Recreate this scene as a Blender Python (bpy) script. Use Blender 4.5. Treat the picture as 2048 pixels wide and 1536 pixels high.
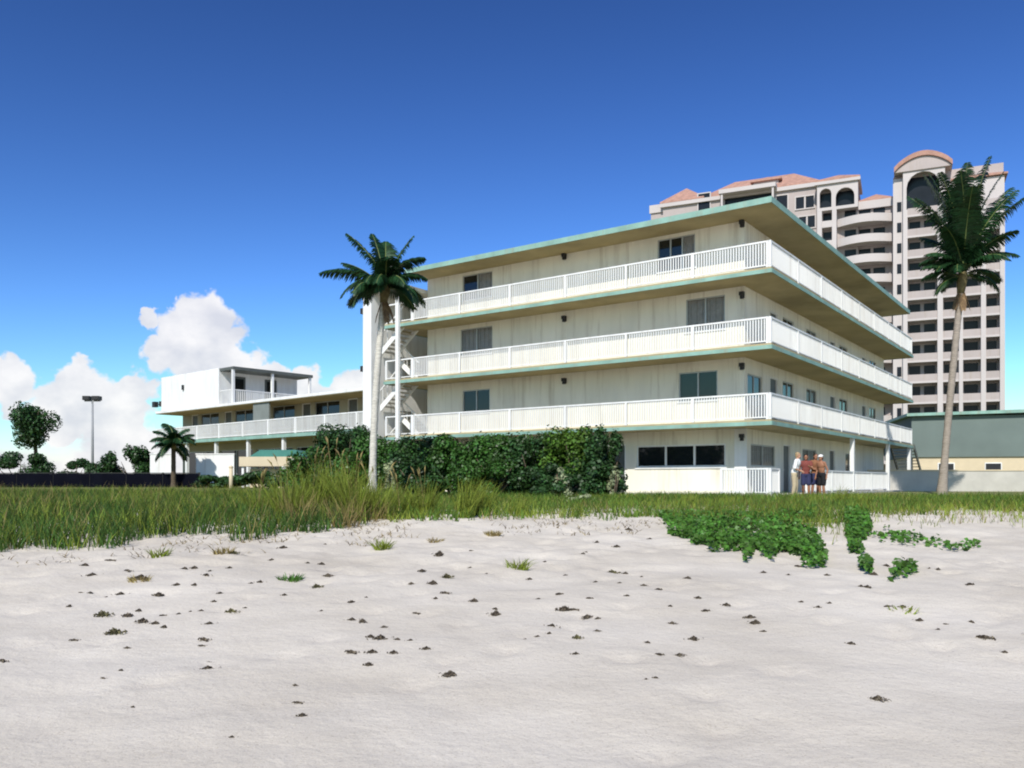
import bpy, bmesh, math, random
import numpy as np
from mathutils import Vector, Matrix, noise as mnoise

random.seed(7)
RNG = np.random.default_rng(7)
scene = bpy.context.scene
for o in list(bpy.data.objects):
    bpy.data.objects.remove(o)
COL = scene.collection

# ------------------------------------------------------------------ camera
FPX, CPX, HPY, EYE = 1684.0, 1022.0, 964.0, 1.6      # focal (px of a 2048 frame), principal column, horizon row, eye height
cam_d = bpy.data.cameras.new('camera')
cam = bpy.data.objects.new('camera', cam_d)
COL.objects.link(cam)
cam.location = (0, 0, EYE)
cam.rotation_euler = (math.radians(90), 0, 0)
cam_d.sensor_width = 36
cam_d.lens = FPX / 2048 * 36
cam_d.shift_x = (1024 - CPX) / 2048
cam_d.shift_y = (HPY - 768) / 2048
cam_d.clip_end = 20000
scene.camera = cam

# ------------------------------------------------------------------ light
SUN_H = Vector((-0.31, -0.951))          # horizontal direction towards the sun
SUN_EL = math.radians(42)
sd = bpy.data.lights.new('sun', 'SUN')
sd.energy = 4.8
sd.angle = math.radians(0.53)
sd.color = (1.0, 0.955, 0.88)
so = bpy.data.objects.new('sun', sd)
COL.objects.link(so)
tosun = Vector((SUN_H.x * math.cos(SUN_EL), SUN_H.y * math.cos(SUN_EL), math.sin(SUN_EL))).normalized()
so.rotation_euler = (-tosun).to_track_quat('-Z', 'Y').to_euler()
so.location = tosun * 60

world = bpy.data.worlds.new('World')
scene.world = world
world.use_nodes = True
WN = world.node_tree.nodes
WL = world.node_tree.links
WN.clear()


def wmath(op, a, b=None, c=None, clamp=False):
    n = WN.new('ShaderNodeMath')
    n.operation = op
    n.use_clamp = clamp
    for i, v in enumerate((a, b, c)):
        if v is None:
            continue
        if isinstance(v, (int, float)):
            n.inputs[i].default_value = v
        else:
            WL.new(v, n.inputs[i])
    return n.outputs[0]


def build_world():
    sky = WN.new('ShaderNodeTexSky')
    sky.sky_type = 'NISHITA'
    sky.sun_disc = False
    sky.sun_elevation = SUN_EL
    sky.sun_rotation = math.atan2(SUN_H.x, SUN_H.y)
    sky.air_density = 1.0
    sky.dust_density = 0.35
    sky.ozone_density = 5.0
    # film-like response of the photograph's blue: steeper gradient, deeper zenith, the same all round
    def vm(op, a, b):
        n = WN.new('ShaderNodeVectorMath')
        n.operation = op
        WL.new(a, n.inputs[0])
        n.inputs[1].default_value = (b, b, b)
        return n.outputs[0]
    gm = WN.new('ShaderNodeGamma')
    gm.inputs['Gamma'].default_value = 1.8
    WL.new(vm('MINIMUM', vm('MULTIPLY', sky.outputs[0], 0.1), 0.62), gm.inputs['Color'])
    skyc = vm('MULTIPLY', gm.outputs[0], 26.5)
    tc = WN.new('ShaderNodeTexCoord')
    sep = WN.new('ShaderNodeSeparateXYZ')
    WL.new(tc.outputs['Generated'], sep.inputs[0])
    z = sep.outputs['Z']
    # fair weather cumulus low over the horizon all round
    mp = WN.new('ShaderNodeMapping')
    mp.inputs['Scale'].default_value = (1, 1, 1.35)
    WL.new(tc.outputs['Generated'], mp.inputs[0])
    n1 = WN.new('ShaderNodeTexNoise')
    n1.inputs['Scale'].default_value = 15
    n1.inputs['Detail'].default_value = 8
    n1.inputs['Roughness'].default_value = 0.56
    n1.inputs['Distortion'].default_value = 0.15
    WL.new(mp.outputs[0], n1.inputs['Vector'])
    n0 = WN.new('ShaderNodeTexNoise')
    n0.inputs['Scale'].default_value = 4.2
    n0.inputs['Detail'].default_value = 2
    WL.new(mp.outputs[0], n0.inputs['Vector'])
    # single towers of cloud: (px, py, radius px) as directions
    blobs = [(405, 662, 80), (332, 700, 50), (470, 712, 62), (400, 728, 86), (528, 752, 44), (318, 615, 30), (610, 765, 54),
             (680, 775, 46), (150, 752, 52), (210, 815, 80), (120, 830, 80), (260, 785, 50), (20, 770, 60),
             (-90, 740, 70), (250, 860, 90), (760, 850, 80), (640, 850, 80)]
    nw = WN.new('ShaderNodeTexNoise')
    nw.inputs['Scale'].default_value = 26
    nw.inputs['Detail'].default_value = 4
    WL.new(tc.outputs['Generated'], nw.inputs['Vector'])
    v1 = WN.new('ShaderNodeVectorMath')
    v1.operation = 'MULTIPLY_ADD'
    v1.inputs[1].default_value = (0.085, 0.085, 0.085)
    v1.inputs[2].default_value = (-0.0425, -0.0425, -0.0425)
    WL.new(nw.outputs['Color'], v1.inputs[0])
    v2 = WN.new('ShaderNodeVectorMath')
    v2.operation = 'ADD'
    WL.new(tc.outputs['Generated'], v2.inputs[0])
    WL.new(v1.outputs[0], v2.inputs[1])
    acc = None
    for px, py, r in blobs:
        d = Vector(((px - CPX) / FPX, 1, (HPY - py) / FPX))
        L = d.length
        d.normalize()
        vd = WN.new('ShaderNodeVectorMath')
        vd.operation = 'DISTANCE'
        vd.inputs[1].default_value = d
        WL.new(v2.outputs[0], vd.inputs[0])
        g = wmath('SUBTRACT', 1.0, wmath('DIVIDE', vd.outputs['Value'], r * 1.38 / FPX / L))
        g = wmath('MAXIMUM', g, 0.0)
        acc = g if acc is None else wmath('MAXIMUM', acc, g)
    bump = wmath('MULTIPLY', wmath('MINIMUM', acc, 0.6), 0.75)
    low = WN.new('ShaderNodeMapRange')
    low.inputs['From Min'].default_value = 0.0
    low.inputs['From Max'].default_value = 0.12
    low.inputs['To Min'].default_value = 0.20
    low.inputs['To Max'].default_value = -0.25
    WL.new(z, low.inputs[0])
    base = wmath('ADD', low.outputs[0], wmath('MULTIPLY', wmath('SUBTRACT', n0.outputs[0], 0.5), 0.35))
    dens = wmath('ADD', wmath('MAXIMUM', base, wmath('SUBTRACT', bump, 0.25)), wmath('MULTIPLY', wmath('SUBTRACT', n1.outputs[0], 0.5), 0.62))
    mr = WN.new('ShaderNodeMapRange')
    mr.interpolation_type = 'SMOOTHSTEP'
    mr.inputs['From Min'].default_value = -0.03
    mr.inputs['From Max'].default_value = 0.10
    WL.new(dens, mr.inputs[0])
    # cloud body brightness, thicker parts a little greyer
    n2 = WN.new('ShaderNodeTexNoise')
    n2.inputs['Scale'].default_value = 22
    n2.inputs['Detail'].default_value = 5
    WL.new(mp.outputs[0], n2.inputs['Vector'])
    cr = WN.new('ShaderNodeValToRGB')
    cr.color_ramp.elements[0].position = 0.33
    cr.color_ramp.elements[0].color = (7.4, 7.5, 8.1, 1)
    cr.color_ramp.elements[1].position = 0.62
    cr.color_ramp.elements[1].color = (10.0, 9.8, 9.8, 1)
    WL.new(n2.outputs[0], cr.inputs[0])
    mix = WN.new('ShaderNodeMix')
    mix.data_type = 'RGBA'
    WL.new(wmath('MULTIPLY', mr.outputs[0], 0.94), mix.inputs['Factor'])
    WL.new(skyc, mix.inputs['A'])
    WL.new(cr.outputs[0], mix.inputs['B'])
    bg = WN.new('ShaderNodeBackground')
    bg.inputs['Strength'].default_value = 0.10
    WL.new(mix.outputs['Result'], bg.inputs['Color'])
    out = WN.new('ShaderNodeOutputWorld')
    WL.new(bg.outputs[0], out.inputs[0])


build_world()
scene.view_settings.view_transform = 'Standard'
scene.view_settings.look = 'None'
scene.view_settings.exposure = 0.0
scene.view_settings.gamma = 1.0
scene.view_settings.use_curve_mapping = False
scene.render.engine = 'CYCLES'
scene.cycles.filter_width = 2.0
scene.cycles.max_bounces = 8
scene.cycles.diffuse_bounces = 4
scene.cycles.transparent_max_bounces = 6

# ------------------------------------------------------------------ materials
MATS = {}


def mat(name, col, rough=0.7, var=0.12, scale=3.0, bump=0.0, bscale=40.0, spec=0.3, island=0.0, trans=0.0, alpha=1.0,
        streak=0.0, metal=0.0, col2=None, detail=5, grime=0.0):
    m = bpy.data.materials.new(name)
    m.use_nodes = True
    N = m.node_tree.nodes
    L = m.node_tree.links
    b = N['Principled BSDF']
    b.inputs['Roughness'].default_value = rough
    b.inputs['Specular IOR Level'].default_value = spec
    b.inputs['Metallic'].default_value = metal
    b.inputs['Alpha'].default_value = alpha
    tc = N.new('ShaderNodeTexCoord')
    nz = N.new('ShaderNodeTexNoise')
    nz.inputs['Scale'].default_value = scale
    nz.inputs['Detail'].default_value = detail
    nz.inputs['Roughness'].default_value = 0.6
    if streak:
        mp = N.new('ShaderNodeMapping')
        mp.inputs['Scale'].default_value = (1, 1, streak)
        L.new(tc.outputs['Object'], mp.inputs[0])
        L.new(mp.outputs[0], nz.inputs['Vector'])
    else:
        L.new(tc.outputs['Object'], nz.inputs['Vector'])
    rmp = N.new('ShaderNodeValToRGB')
    c = Vector(col)
    c2 = Vector(col2) if col2 else None
    lo = c * (1 - var) if c2 is None else c
    hi = c * (1 + var) if c2 is None else c2
    rmp.color_ramp.elements[0].position = 0.32
    rmp.color_ramp.elements[1].position = 0.68
    rmp.color_ramp.elements[0].color = (*[max(0, min(1, v)) for v in lo], 1)
    rmp.color_ramp.elements[1].color = (*[max(0, min(1, v)) for v in hi], 1)
    L.new(nz.outputs[0], rmp.inputs[0])
    cout = rmp.outputs[0]
    if island:
        ge = N.new('ShaderNodeNewGeometry')
        hsv = N.new('ShaderNodeHueSaturation')
        mrv = N.new('ShaderNodeMapRange')
        mrv.inputs['To Min'].default_value = 1 - island
        mrv.inputs['To Max'].default_value = 1 + island
        L.new(ge.outputs['Random Per Island'], mrv.inputs[0])
        L.new(mrv.outputs[0], hsv.inputs['Value'])
        mrh = N.new('ShaderNodeMapRange')
        mrh.inputs['To Min'].default_value = 0.5 - 0.035 * island
        mrh.inputs['To Max'].default_value = 0.5 + 0.02 * island
        L.new(ge.outputs['Random Per Island'], mrh.inputs[0])
        L.new(mrh.outputs[0], hsv.inputs['Hue'])
        L.new(cout, hsv.inputs['Color'])
        cout = hsv.outputs[0]
    if grime:      # rain streaks and rust runs
        gm = N.new('ShaderNodeMapping')
        gm.inputs['Scale'].default_value = (3.2, 3.2, 0.22)
        L.new(tc.outputs['Object'], gm.inputs[0])
        gn = N.new('ShaderNodeTexNoise')
        gn.inputs['Scale'].default_value = 1.0
        gn.inputs['Detail'].default_value = 9
        gn.inputs['Roughness'].default_value = 0.68
        L.new(gm.outputs[0], gn.inputs['Vector'])
        gr = N.new('ShaderNodeMapRange')
        gr.inputs['From Min'].default_value = 0.52
        gr.inputs['From Max'].default_value = 0.74
        gr.inputs['To Max'].default_value = grime
        L.new(gn.outputs[0], gr.inputs[0])
        gx = N.new('ShaderNodeMix')
        gx.data_type = 'RGBA'
        gx.inputs['B'].default_value = (0.30, 0.23, 0.14, 1)
        L.new(gr.outputs[0], gx.inputs['Factor'])
        L.new(cout, gx.inputs['A'])
        cout = gx.outputs['Result']
    L.new(cout, b.inputs['Base Color'])
    if bump:
        n2 = N.new('ShaderNodeTexNoise')
        n2.inputs['Scale'].default_value = bscale
        n2.inputs['Detail'].default_value = 4
        L.new(tc.outputs['Object'], n2.inputs['Vector'])
        bp = N.new('ShaderNodeBump')
        bp.inputs['Strength'].default_value = bump
        bp.inputs['Distance'].default_value = 0.02
        L.new(n2.outputs[0], bp.inputs['Height'])
        L.new(bp.outputs[0], b.inputs['Normal'])
    if trans:
        t = N.new('ShaderNodeBsdfTranslucent')
        L.new(cout, t.inputs['Color'])
        mx = N.new('ShaderNodeMixShader')
        mx.inputs[0].default_value = trans
        L.new(b.outputs[0], mx.inputs[1])
        L.new(t.outputs[0], mx.inputs[2])
        L.new(mx.outputs[0], N['Material Output'].inputs[0])
    MATS[name] = m
    return m


M = MATS
mat('stucco', (0.80, 0.77, 0.65), 0.9, 0.085, 0.9, 0.3, 60, streak=0.25, detail=8, grime=0.5)
mat('white_paint', (0.78, 0.78, 0.755), 0.55, 0.075, 1.6, 0.08, 30, streak=0.3, detail=8, grime=0.3)
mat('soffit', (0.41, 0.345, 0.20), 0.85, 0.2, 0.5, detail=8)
mat('teal_paint', (0.24, 0.40, 0.335), 0.6, 0.2, 1.1, detail=8, grime=0.5)
mat('roof_gravel', (0.62, 0.60, 0.55), 0.95, 0.1, 5, 0.4, 30)
mat('concrete', (0.50, 0.48, 0.43), 0.9, 0.10, 1.2, 0.25, 25)
mat('frame_metal', (0.42, 0.44, 0.42), 0.4, 0.06, 3, metal=0.3)
mat('glass_dark', (0.010, 0.013, 0.015), 0.06, 0.2, 0.5, spec=0.6)
mat('glass_clear', (0.03, 0.04, 0.045), 0.05, 0.1, 0.5, spec=0.5, alpha=0.22)
mat('curtain', (0.62, 0.60, 0.55), 0.9, 0.12, 6)
mat('dark_metal', (0.03, 0.03, 0.03), 0.5, 0.1, 5)
mat('door_paint', (0.20, 0.22, 0.20), 0.5, 0.1, 2)
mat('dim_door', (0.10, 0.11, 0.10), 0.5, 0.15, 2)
mat('sea_grape_leaf', (0.045, 0.115, 0.02), 0.42, 0.3, 0.9, spec=0.35, island=0.55, trans=0.18)
mat('dark_leaf', (0.028, 0.072, 0.018), 0.45, 0.3, 0.9, spec=0.35, island=0.5, trans=0.12)
mat('bright_leaf', (0.075, 0.15, 0.02), 0.45, 0.3, 0.9, spec=0.3, island=0.5, trans=0.25)
mat('vine_leaf', (0.07, 0.175, 0.024), 0.45, 0.35, 1.6, spec=0.3, island=0.45, trans=0.25)
mat('grass_green', (0.20, 0.25, 0.035), 0.6, 0.35, 0.5, spec=0.2, island=0.5, trans=0.25)
mat('grass_dark', (0.085, 0.155, 0.024), 0.6, 0.35, 0.6, spec=0.2, island=0.5, trans=0.22)
mat('grass_deep', (0.052, 0.11, 0.02), 0.6, 0.35, 0.6, spec=0.2, island=0.5, trans=0.22)
mat('grass_dry', (0.28, 0.22, 0.085), 0.7, 0.3, 0.5, spec=0.2, island=0.4, trans=0.2)
mat('litter', (0.20, 0.155, 0.085), 0.9, 0.35, 0.8, spec=0.1, island=0.5)
mat('pale_leaf', (0.34, 0.38, 0.22), 0.6, 0.2, 2, spec=0.2, island=0.3, trans=0.2)
mat('pale_canvas', (0.40, 0.42, 0.29), 0.8, 0.08, 4)
mat('lawn_ground', (0.13, 0.15, 0.045), 0.95, 0.3, 0.6, 0.5, 12, col2=(0.26, 0.25, 0.10))
mat('palm_dead', (0.20, 0.13, 0.065), 0.8, 0.3, 3, island=0.3)
mat('palm_leaf', (0.014, 0.046, 0.015), 0.40, 0.3, 1.2, spec=0.35, island=0.45, trans=0.12)
mat('palm_rib', (0.16, 0.20, 0.06), 0.6, 0.2, 4)
mat('palm_bark', (0.56, 0.53, 0.46), 0.9, 0.25, 6, 0.6, 18, streak=6.0)
mat('palm_sheath', (0.16, 0.13, 0.06), 0.9, 0.3, 8, 0.5, 20)
mat('palm_bark_brown', (0.30, 0.255, 0.21), 0.9, 0.25, 6, 0.6, 18, streak=6.0)
mat('bark', (0.10, 0.075, 0.05), 0.95, 0.3, 8, 0.6, 20)
mat('seaweed', (0.085, 0.068, 0.048), 0.85, 0.4, 14, island=0.5)
mat('seaweed_green', (0.11, 0.10, 0.045), 0.85, 0.4, 14, island=0.5)
mat('tower_wall', (0.42, 0.365, 0.345), 0.9, 0.07, 0.2, grime=0.35)
mat('tower_trim', (0.52, 0.475, 0.455), 0.85, 0.04, 0.15)
mat('roof_tile', (0.40, 0.23, 0.175), 0.85, 0.2, 1.5, 0.5, 4)
mat('awning_teal', (0.05, 0.19, 0.16), 0.6, 0.12, 2)
mat('tan_paint', (0.62, 0.52, 0.36), 0.8, 0.06, 1.5)
mat('teal_wall', (0.15, 0.19, 0.175), 0.8, 0.08, 0.5)
mat('fence_dark', (0.004, 0.0045, 0.009), 0.95, 0.2, 1.5, spec=0.05)
mat('tower_glass', (0.010, 0.012, 0.018), 0.25, 0.3, 0.3, spec=0.25)
mat('wing_wall_shaded', (0.36, 0.34, 0.25), 0.9, 0.06, 0.8, streak=0.4)  # stucco darkened: the gallery's shade is put into the wall colour
mat('pole_grey', (0.30, 0.31, 0.32), 0.5, 0.1, 2)
mat('skin_a', (0.46, 0.25, 0.16), 0.55, 0.06, 6)
mat('skin_b', (0.33, 0.155, 0.09), 0.55, 0.06, 6)
mat('hair_dark', (0.025, 0.016, 0.011), 0.6, 0.2, 30)
mat('hair_light', (0.33, 0.24, 0.13), 0.6, 0.2, 30)
mat('cloth_white', (0.80, 0.79, 0.76), 0.85, 0.04, 6)
mat('cloth_khaki', (0.46, 0.38, 0.25), 0.85, 0.06, 8)
mat('cloth_red', (0.20, 0.055, 0.045), 0.85, 0.1, 8)
mat('cloth_brown', (0.24, 0.11, 0.055), 0.85, 0.1, 8)
mat('cloth_navy', (0.03, 0.035, 0.09), 0.85, 0.1, 8)
mat('cloth_black', (0.012, 0.012, 0.014), 0.85, 0.1, 8)
mat('eye_white', (0.6, 0.6, 0.6), 0.3, 0.02, 4)


def sand_material():
    m = bpy.data.materials.new('sand')
    m.use_nodes = True
    N = m.node_tree.nodes
    L = m.node_tree.links
    b = N['Principled BSDF']
    b.inputs['Roughness'].default_value = 0.95
    b.inputs['Specular IOR Level'].default_value = 0.12
    tc = N.new('ShaderNodeTexCoord')

    def nz(s, d=6, r=0.6):
        n = N.new('ShaderNodeTexNoise')
        n.inputs['Scale'].default_value = s
        n.inputs['Detail'].default_value = d
        n.inputs['Roughness'].default_value = r
        L.new(tc.outputs['Object'], n.inputs['Vector'])
        return n
    a = nz(0.35)
    r = N.new('ShaderNodeValToRGB')
    r.color_ramp.elements[0].position = 0.3
    r.color_ramp.elements[0].color = (0.53, 0.475, 0.39, 1)
    r.color_ramp.elements[1].position = 0.7
    r.color_ramp.elements[1].color = (0.69, 0.635, 0.545, 1)
    L.new(a.outputs[0], r.inputs[0])
    # shell grit and fine dark specks
    g = nz(55, 3, 0.7)
    gr = N.new('ShaderNodeValToRGB')
    gr.color_ramp.elements[0].position = 0.30
    gr.color_ramp.elements[0].color = (0.62, 0.60, 0.57, 1)
    gr.color_ramp.elements[1].position = 0.46
    gr.color_ramp.elements[1].color = (1, 1, 1, 1)
    L.new(g.outputs[0], gr.inputs[0])
    mx = N.new('ShaderNodeMix')
    mx.data_type = 'RGBA'
    mx.blend_type = 'MULTIPLY'
    mx.inputs['Factor'].default_value = 0.7
    L.new(r.outputs[0], mx.inputs['A'])
    L.new(gr.outputs[0], mx.inputs['B'])
    L.new(mx.outputs['Result'], b.inputs['Base Color'])
    h1, h2, h3 = nz(2.2, 5), nz(11, 5), nz(90, 3)
    ad = N.new('ShaderNodeMath')
    ad.operation = 'MULTIPLY_ADD'
    ad.inputs[1].default_value = 2.2
    L.new(h1.outputs[0], ad.inputs[0])
    L.new(h2.outputs[0], ad.inputs[2])
    ad2 = N.new('ShaderNodeMath')
    ad2.operation = 'MULTIPLY_ADD'
    ad2.inputs[1].default_value = 0.16
    L.new(h3.outputs[0], ad2.inputs[0])
    L.new(ad.outputs[0], ad2.inputs[2])
    bp = N.new('ShaderNodeBump')
    bp.inputs['Strength'].default_value = 0.28
    bp.inputs['Distance'].default_value = 0.05
    L.new(ad2.outputs[0], bp.inputs['Height'])
    L.new(bp.outputs[0], b.inputs['Normal'])
    MATS['sand'] = m


sand_material()


# ------------------------------------------------------------------ helpers
class MB:
    """collects boxes, tubes and quads and links them as one mesh"""

    def __init__(self):
        self.v = []
        self.f = []

    def box(self, x0, x1, y0, y1, z0, z1):
        b = len(self.v)
        self.v += [(x0, y0, z0), (x1, y0, z0), (x1, y1, z0), (x0, y1, z0), (x0, y0, z1), (x1, y0, z1), (x1, y1, z1), (x0, y1, z1)]
        self.f += [(b, b + 3, b + 2, b + 1), (b + 4, b + 5, b + 6, b + 7), (b, b + 1, b + 5, b + 4), (b + 1, b + 2, b + 6, b + 5),
                   (b + 2, b + 3, b + 7, b + 6), (b + 3, b, b + 4, b + 7)]
        return self

    def prism(self, pts, z0, z1):
        """pts: counter-clockwise outline in xy"""
        b = len(self.v)
        n = len(pts)
        self.v += [(x, y, z0) for x, y in pts] + [(x, y, z1) for x, y in pts]
        self.f += [tuple(b + n - 1 - i for i in range(n)), tuple(b + n + i for i in range(n))]
        self.f += [(b + i, b + (i + 1) % n, b + n + (i + 1) % n, b + n + i) for i in range(n)]
        return self

    def prism_y(self, pts, y0, y1):
        """pts: outline in xz, extruded along y"""
        b = len(self.v)
        n = len(pts)
        self.v += [(x, y0, z) for x, z in pts] + [(x, y1, z) for x, z in pts]
        self.f += [tuple(b + i for i in range(n)), tuple(b + 2 * n - 1 - i for i in range(n))]
        self.f += [(b + (i + 1) % n, b + i, b + n + i, b + n + (i + 1) % n) for i in range(n)]
        return self

    def bar(self, p, q, w, h):
        """square bar from p to q"""
        p, q = Vector(p), Vector(q)
        d = (q - p).normalized()
        up = Vector((0, 0, 1)) if abs(d.z) < 0.95 else Vector((0, 1, 0))
        s = d.cross(up).normalized() * w / 2
        t = s.cross(d).normalized() * h / 2
        b = len(self.v)
        for c in (p, q):
            self.v += [tuple(c - s - t), tuple(c + s - t), tuple(c + s + t), tuple(c - s + t)]
        self.f += [(b, b + 1, b + 2, b + 3), (b + 7, b + 6, b + 5, b + 4)]
        self.f += [(b + (i + 1) % 4, b + i, b + 4 + i, b + 4 + (i + 1) % 4) for i in range(4)]
        return self

    def tube(self, pts, rad, n=10, cap=True):
        pts = [Vector(p) for p in pts]
        b = len(self.v)
        for i, p in enumerate(pts):
            d = (pts[min(i + 1, len(pts) - 1)] - pts[max(i - 1, 0)]).normalized()
            up = Vector((1, 0, 0)) if abs(d.z) > 0.7 else Vector((0, 0, 1))
            s = d.cross(up).normalized()
            t = d.cross(s)
            r = rad[i] if isinstance(rad, (list, tuple)) else rad
            for k in range(n):
                a = 2 * math.pi * k / n
                self.v.append(tuple(p + (s * math.cos(a) + t * math.sin(a)) * r))
        for i in range(len(pts) - 1):
            for k in range(n):
                k2 = (k + 1) % n
                self.f.append((b + i * n + k, b + i * n + k2, b + (i + 1) * n + k2, b + (i + 1) * n + k))
        if cap:
            self.f.append(tuple(b + k for k in range(n))[::-1])
            self.f.append(tuple(b + (len(pts) - 1) * n + k for k in range(n)))
        return self

    def lathe(self, prof, c=(0, 0, 0), n=16):
        b = len(self.v)
        for r, z in prof:
            for k in range(n):
                a = 2 * math.pi * k / n
                self.v.append((c[0] + r * math.cos(a), c[1] + r * math.sin(a), c[2] + z))
        for i in range(len(prof) - 1):
            for k in range(n):
                k2 = (k + 1) % n
                self.f.append((b + i * n + k, b + i * n + k2, b + (i + 1) * n + k2, b + (i + 1) * n + k))
        self.f.append(tuple(b + k for k in range(n))[::-1])
        self.f.append(tuple(b + (len(prof) - 1) * n + k for k in range(n)))
        return self

    def mesh(self, name):
        me = bpy.data.meshes.new(name)
        me.from_pydata(self.v, [], self.f)
        me.update()
        return me

    def build(self, name, m, parent=None, smooth=False, kind=None):
        return link(name, self.mesh(name), m, parent, smooth, kind)


def link(name, me, m, parent=None, smooth=False, kind=None):
    if m is not None and not me.materials:
        me.materials.append(MATS[m])
    if smooth:
        me.polygons.foreach_set('use_smooth', [True] * len(me.polygons))
    o = bpy.data.objects.new(name, me)
    COL.objects.link(o)
    if parent:
        o.parent = parent
    if kind:
        o['kind'] = kind
    return o


def part(name, m, parent, *boxes, smooth=False):
    b = MB()
    for x in boxes:
        b.box(*x)
    return b.build(name, m, parent, smooth)


def tag(o, label, cat, group=None):
    o['label'] = label
    o['category'] = cat
    if group:
        o['group'] = group
    return o


def thing(name, label, cat, loc=(0, 0, 0), rz=0.0, group=None):
    o = bpy.data.objects.new(name, None)
    o.empty_display_size = 0.2
    COL.objects.link(o)
    o.location = loc
    o.rotation_euler = (0, 0, rz)
    return tag(o, label, cat, group)


def np_mesh(name, verts, faces, m, parent=None, kind=None, smooth=False):
    """verts (n,3), faces (m,k) numpy arrays"""
    me = bpy.data.meshes.new(name)
    k = faces.shape[1]
    me.vertices.add(len(verts))
    me.vertices.foreach_set('co', np.ascontiguousarray(verts, dtype=np.float32).ravel())
    me.loops.add(faces.size)
    me.loops.foreach_set('vertex_index', faces.astype(np.int32).ravel())
    me.polygons.add(len(faces))
    me.polygons.foreach_set('loop_start', np.arange(len(faces), dtype=np.int32) * k)
    me.polygons.foreach_set('loop_total', np.full(len(faces), k, dtype=np.int32))
    me.update(calc_edges=True)
    me.validate()
    return link(name, me, m, parent, smooth, kind)


def unit(v):
    return v / np.maximum(np.linalg.norm(v, axis=-1, keepdims=True), 1e-9)


def leaves_mesh(P, Nrm, size, aspect=0.6, droop=None):
    """diamond leaves at P with normals Nrm -> verts, quads"""
    n = len(P)
    r = unit(RNG.normal(size=(n, 3)))
    t = unit(np.cross(Nrm, r))
    s = np.cross(Nrm, t)
    L = (size * (0.45 + 1.0 * RNG.random(n)))[:, None]
    W = L * aspect
    fold = Nrm * L * 0.12
    v = np.stack([P - t * L * 0.5, P + s * W * 0.5 + fold, P + t * L * 0.5, P - s * W * 0.5 + fold], 1).reshape(-1, 3)
    f = np.arange(4 * n).reshape(n, 4)
    return v, f


def blades(P, H, lean, width, az=None, seg=3, curl=0.5):
    """grass blades: P (n,3) roots, H heights, lean 0..1 -> verts, quads"""
    n = len(P)
    if az is None:
        az = RNG.random(n) * 2 * np.pi
    d = np.stack([np.cos(az), np.sin(az), np.zeros(n)], 1)
    side = np.stack([-np.sin(az), np.cos(az), np.zeros(n)], 1)
    tw = RNG.random(n) * np.pi
    side = side * np.cos(tw)[:, None] + d * np.sin(tw)[:, None]
    rows = []
    for i in range(seg + 1):
        q = i / seg
        out = lean * H * (q * (1 - curl) + curl * q * q)
        up = H * (q - 0.28 * lean * q * q)
        c = P + d * out[:, None] + np.array([0, 0, 1.0]) * up[:, None]
        w = (width * (1 - q) ** 0.6 * 0.5 + 0.0008)[:, None]
        rows += [c - side * w, c + side * w]
    v = np.stack(rows, 1).reshape(-1, 3)
    k = 2 * (seg + 1)
    base = np.arange(n)[:, None] * k
    f = np.concatenate([base + np.array([2 * i, 2 * i + 1, 2 * i + 3, 2 * i + 2]) for i in range(seg)], 0)
    return v, f


def sstep(a, b, x):
    t = np.clip((x - a) / (b - a), 0, 1)
    return t * t * (3 - 2 * t)


YS = [-400, -60, 0, 5, 9, 12, 15, 18, 22, 30, 40, 6000]
ZS = [-6, -1.3, -0.03, 0.02, 0.17, 0.32, 0.48, 0.64, 0.82, 1.0, 1.06, 1.06]


def ground(x, y):
    x = np.asarray(x, float)
    y = np.asarray(y, float)
    z = np.interp(y, YS, ZS)
    z = z + 0.06 * np.sin(x * 0.21 + 0.4) * np.sin(y * 0.27) * sstep(4, 12, y) * (1 - sstep(26, 32, y))
    z = z + 0.22 * (1 - sstep(-12, -5, x)) * sstep(32, 44, y) * (1 - sstep(400, 500, y))
    z = z + 0.10 * np.exp(-((x + 3.0) / 3.2) ** 2 - ((y - 19.0) / 2.2) ** 2)
    return z


def gz(x, y):
    return float(ground(x, y))


def ray(px, py):
    return np.array([(px - CPX) / FPX, 1.0, (HPY - py) / FPX])


def hit(px, py):
    """where the sight line meets the ground"""
    r = ray(px, py)
    d = np.linspace(2, 90, 4400)
    g = ground(r[0] * d, d)
    zz = EYE + r[2] * d
    i = int(np.argmax(zz <= g))
    return Vector((r[0] * d[i], d[i], g[i]))


def at(px, py, dep):
    r = ray(px, py)
    return Vector((r[0] * dep, dep, EYE + r[2] * dep))


def topx(P):
    return CPX + FPX * P[:, 0] / P[:, 1], HPY - FPX * (P[:, 2] - EYE) / P[:, 1]


def inside(poly, x, y):
    c = np.zeros(len(x), bool)
    n = len(poly)
    for i in range(n):
        x0, y0 = poly[i]
        x1, y1 = poly[(i + 1) % n]
        cond = (y0 > y) != (y1 > y)
        with np.errstate(divide='ignore', invalid='ignore'):
            xi = (x1 - x0) * (y - y0) / (y1 - y0) + x0
        c ^= cond & (x < xi)
    return c


def vnoise(x, y, s, seed=0):
    """value noise on numpy arrays, -1..1"""
    rs = np.random.default_rng(seed)
    T = rs.random((256, 256)) * 2 - 1
    x = x * s
    y = y * s
    xi = np.floor(x).astype(int)
    yi = np.floor(y).astype(int)
    fx = x - xi
    fy = y - yi
    fx = fx * fx * (3 - 2 * fx)
    fy = fy * fy * (3 - 2 * fy)
    g = lambda i, j: T[i % 256, j % 256]
    return (g(xi, yi) * (1 - fx) + g(xi + 1, yi) * fx) * (1 - fy) + (g(xi, yi + 1) * (1 - fx) + g(xi + 1, yi + 1) * fx) * fy


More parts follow.
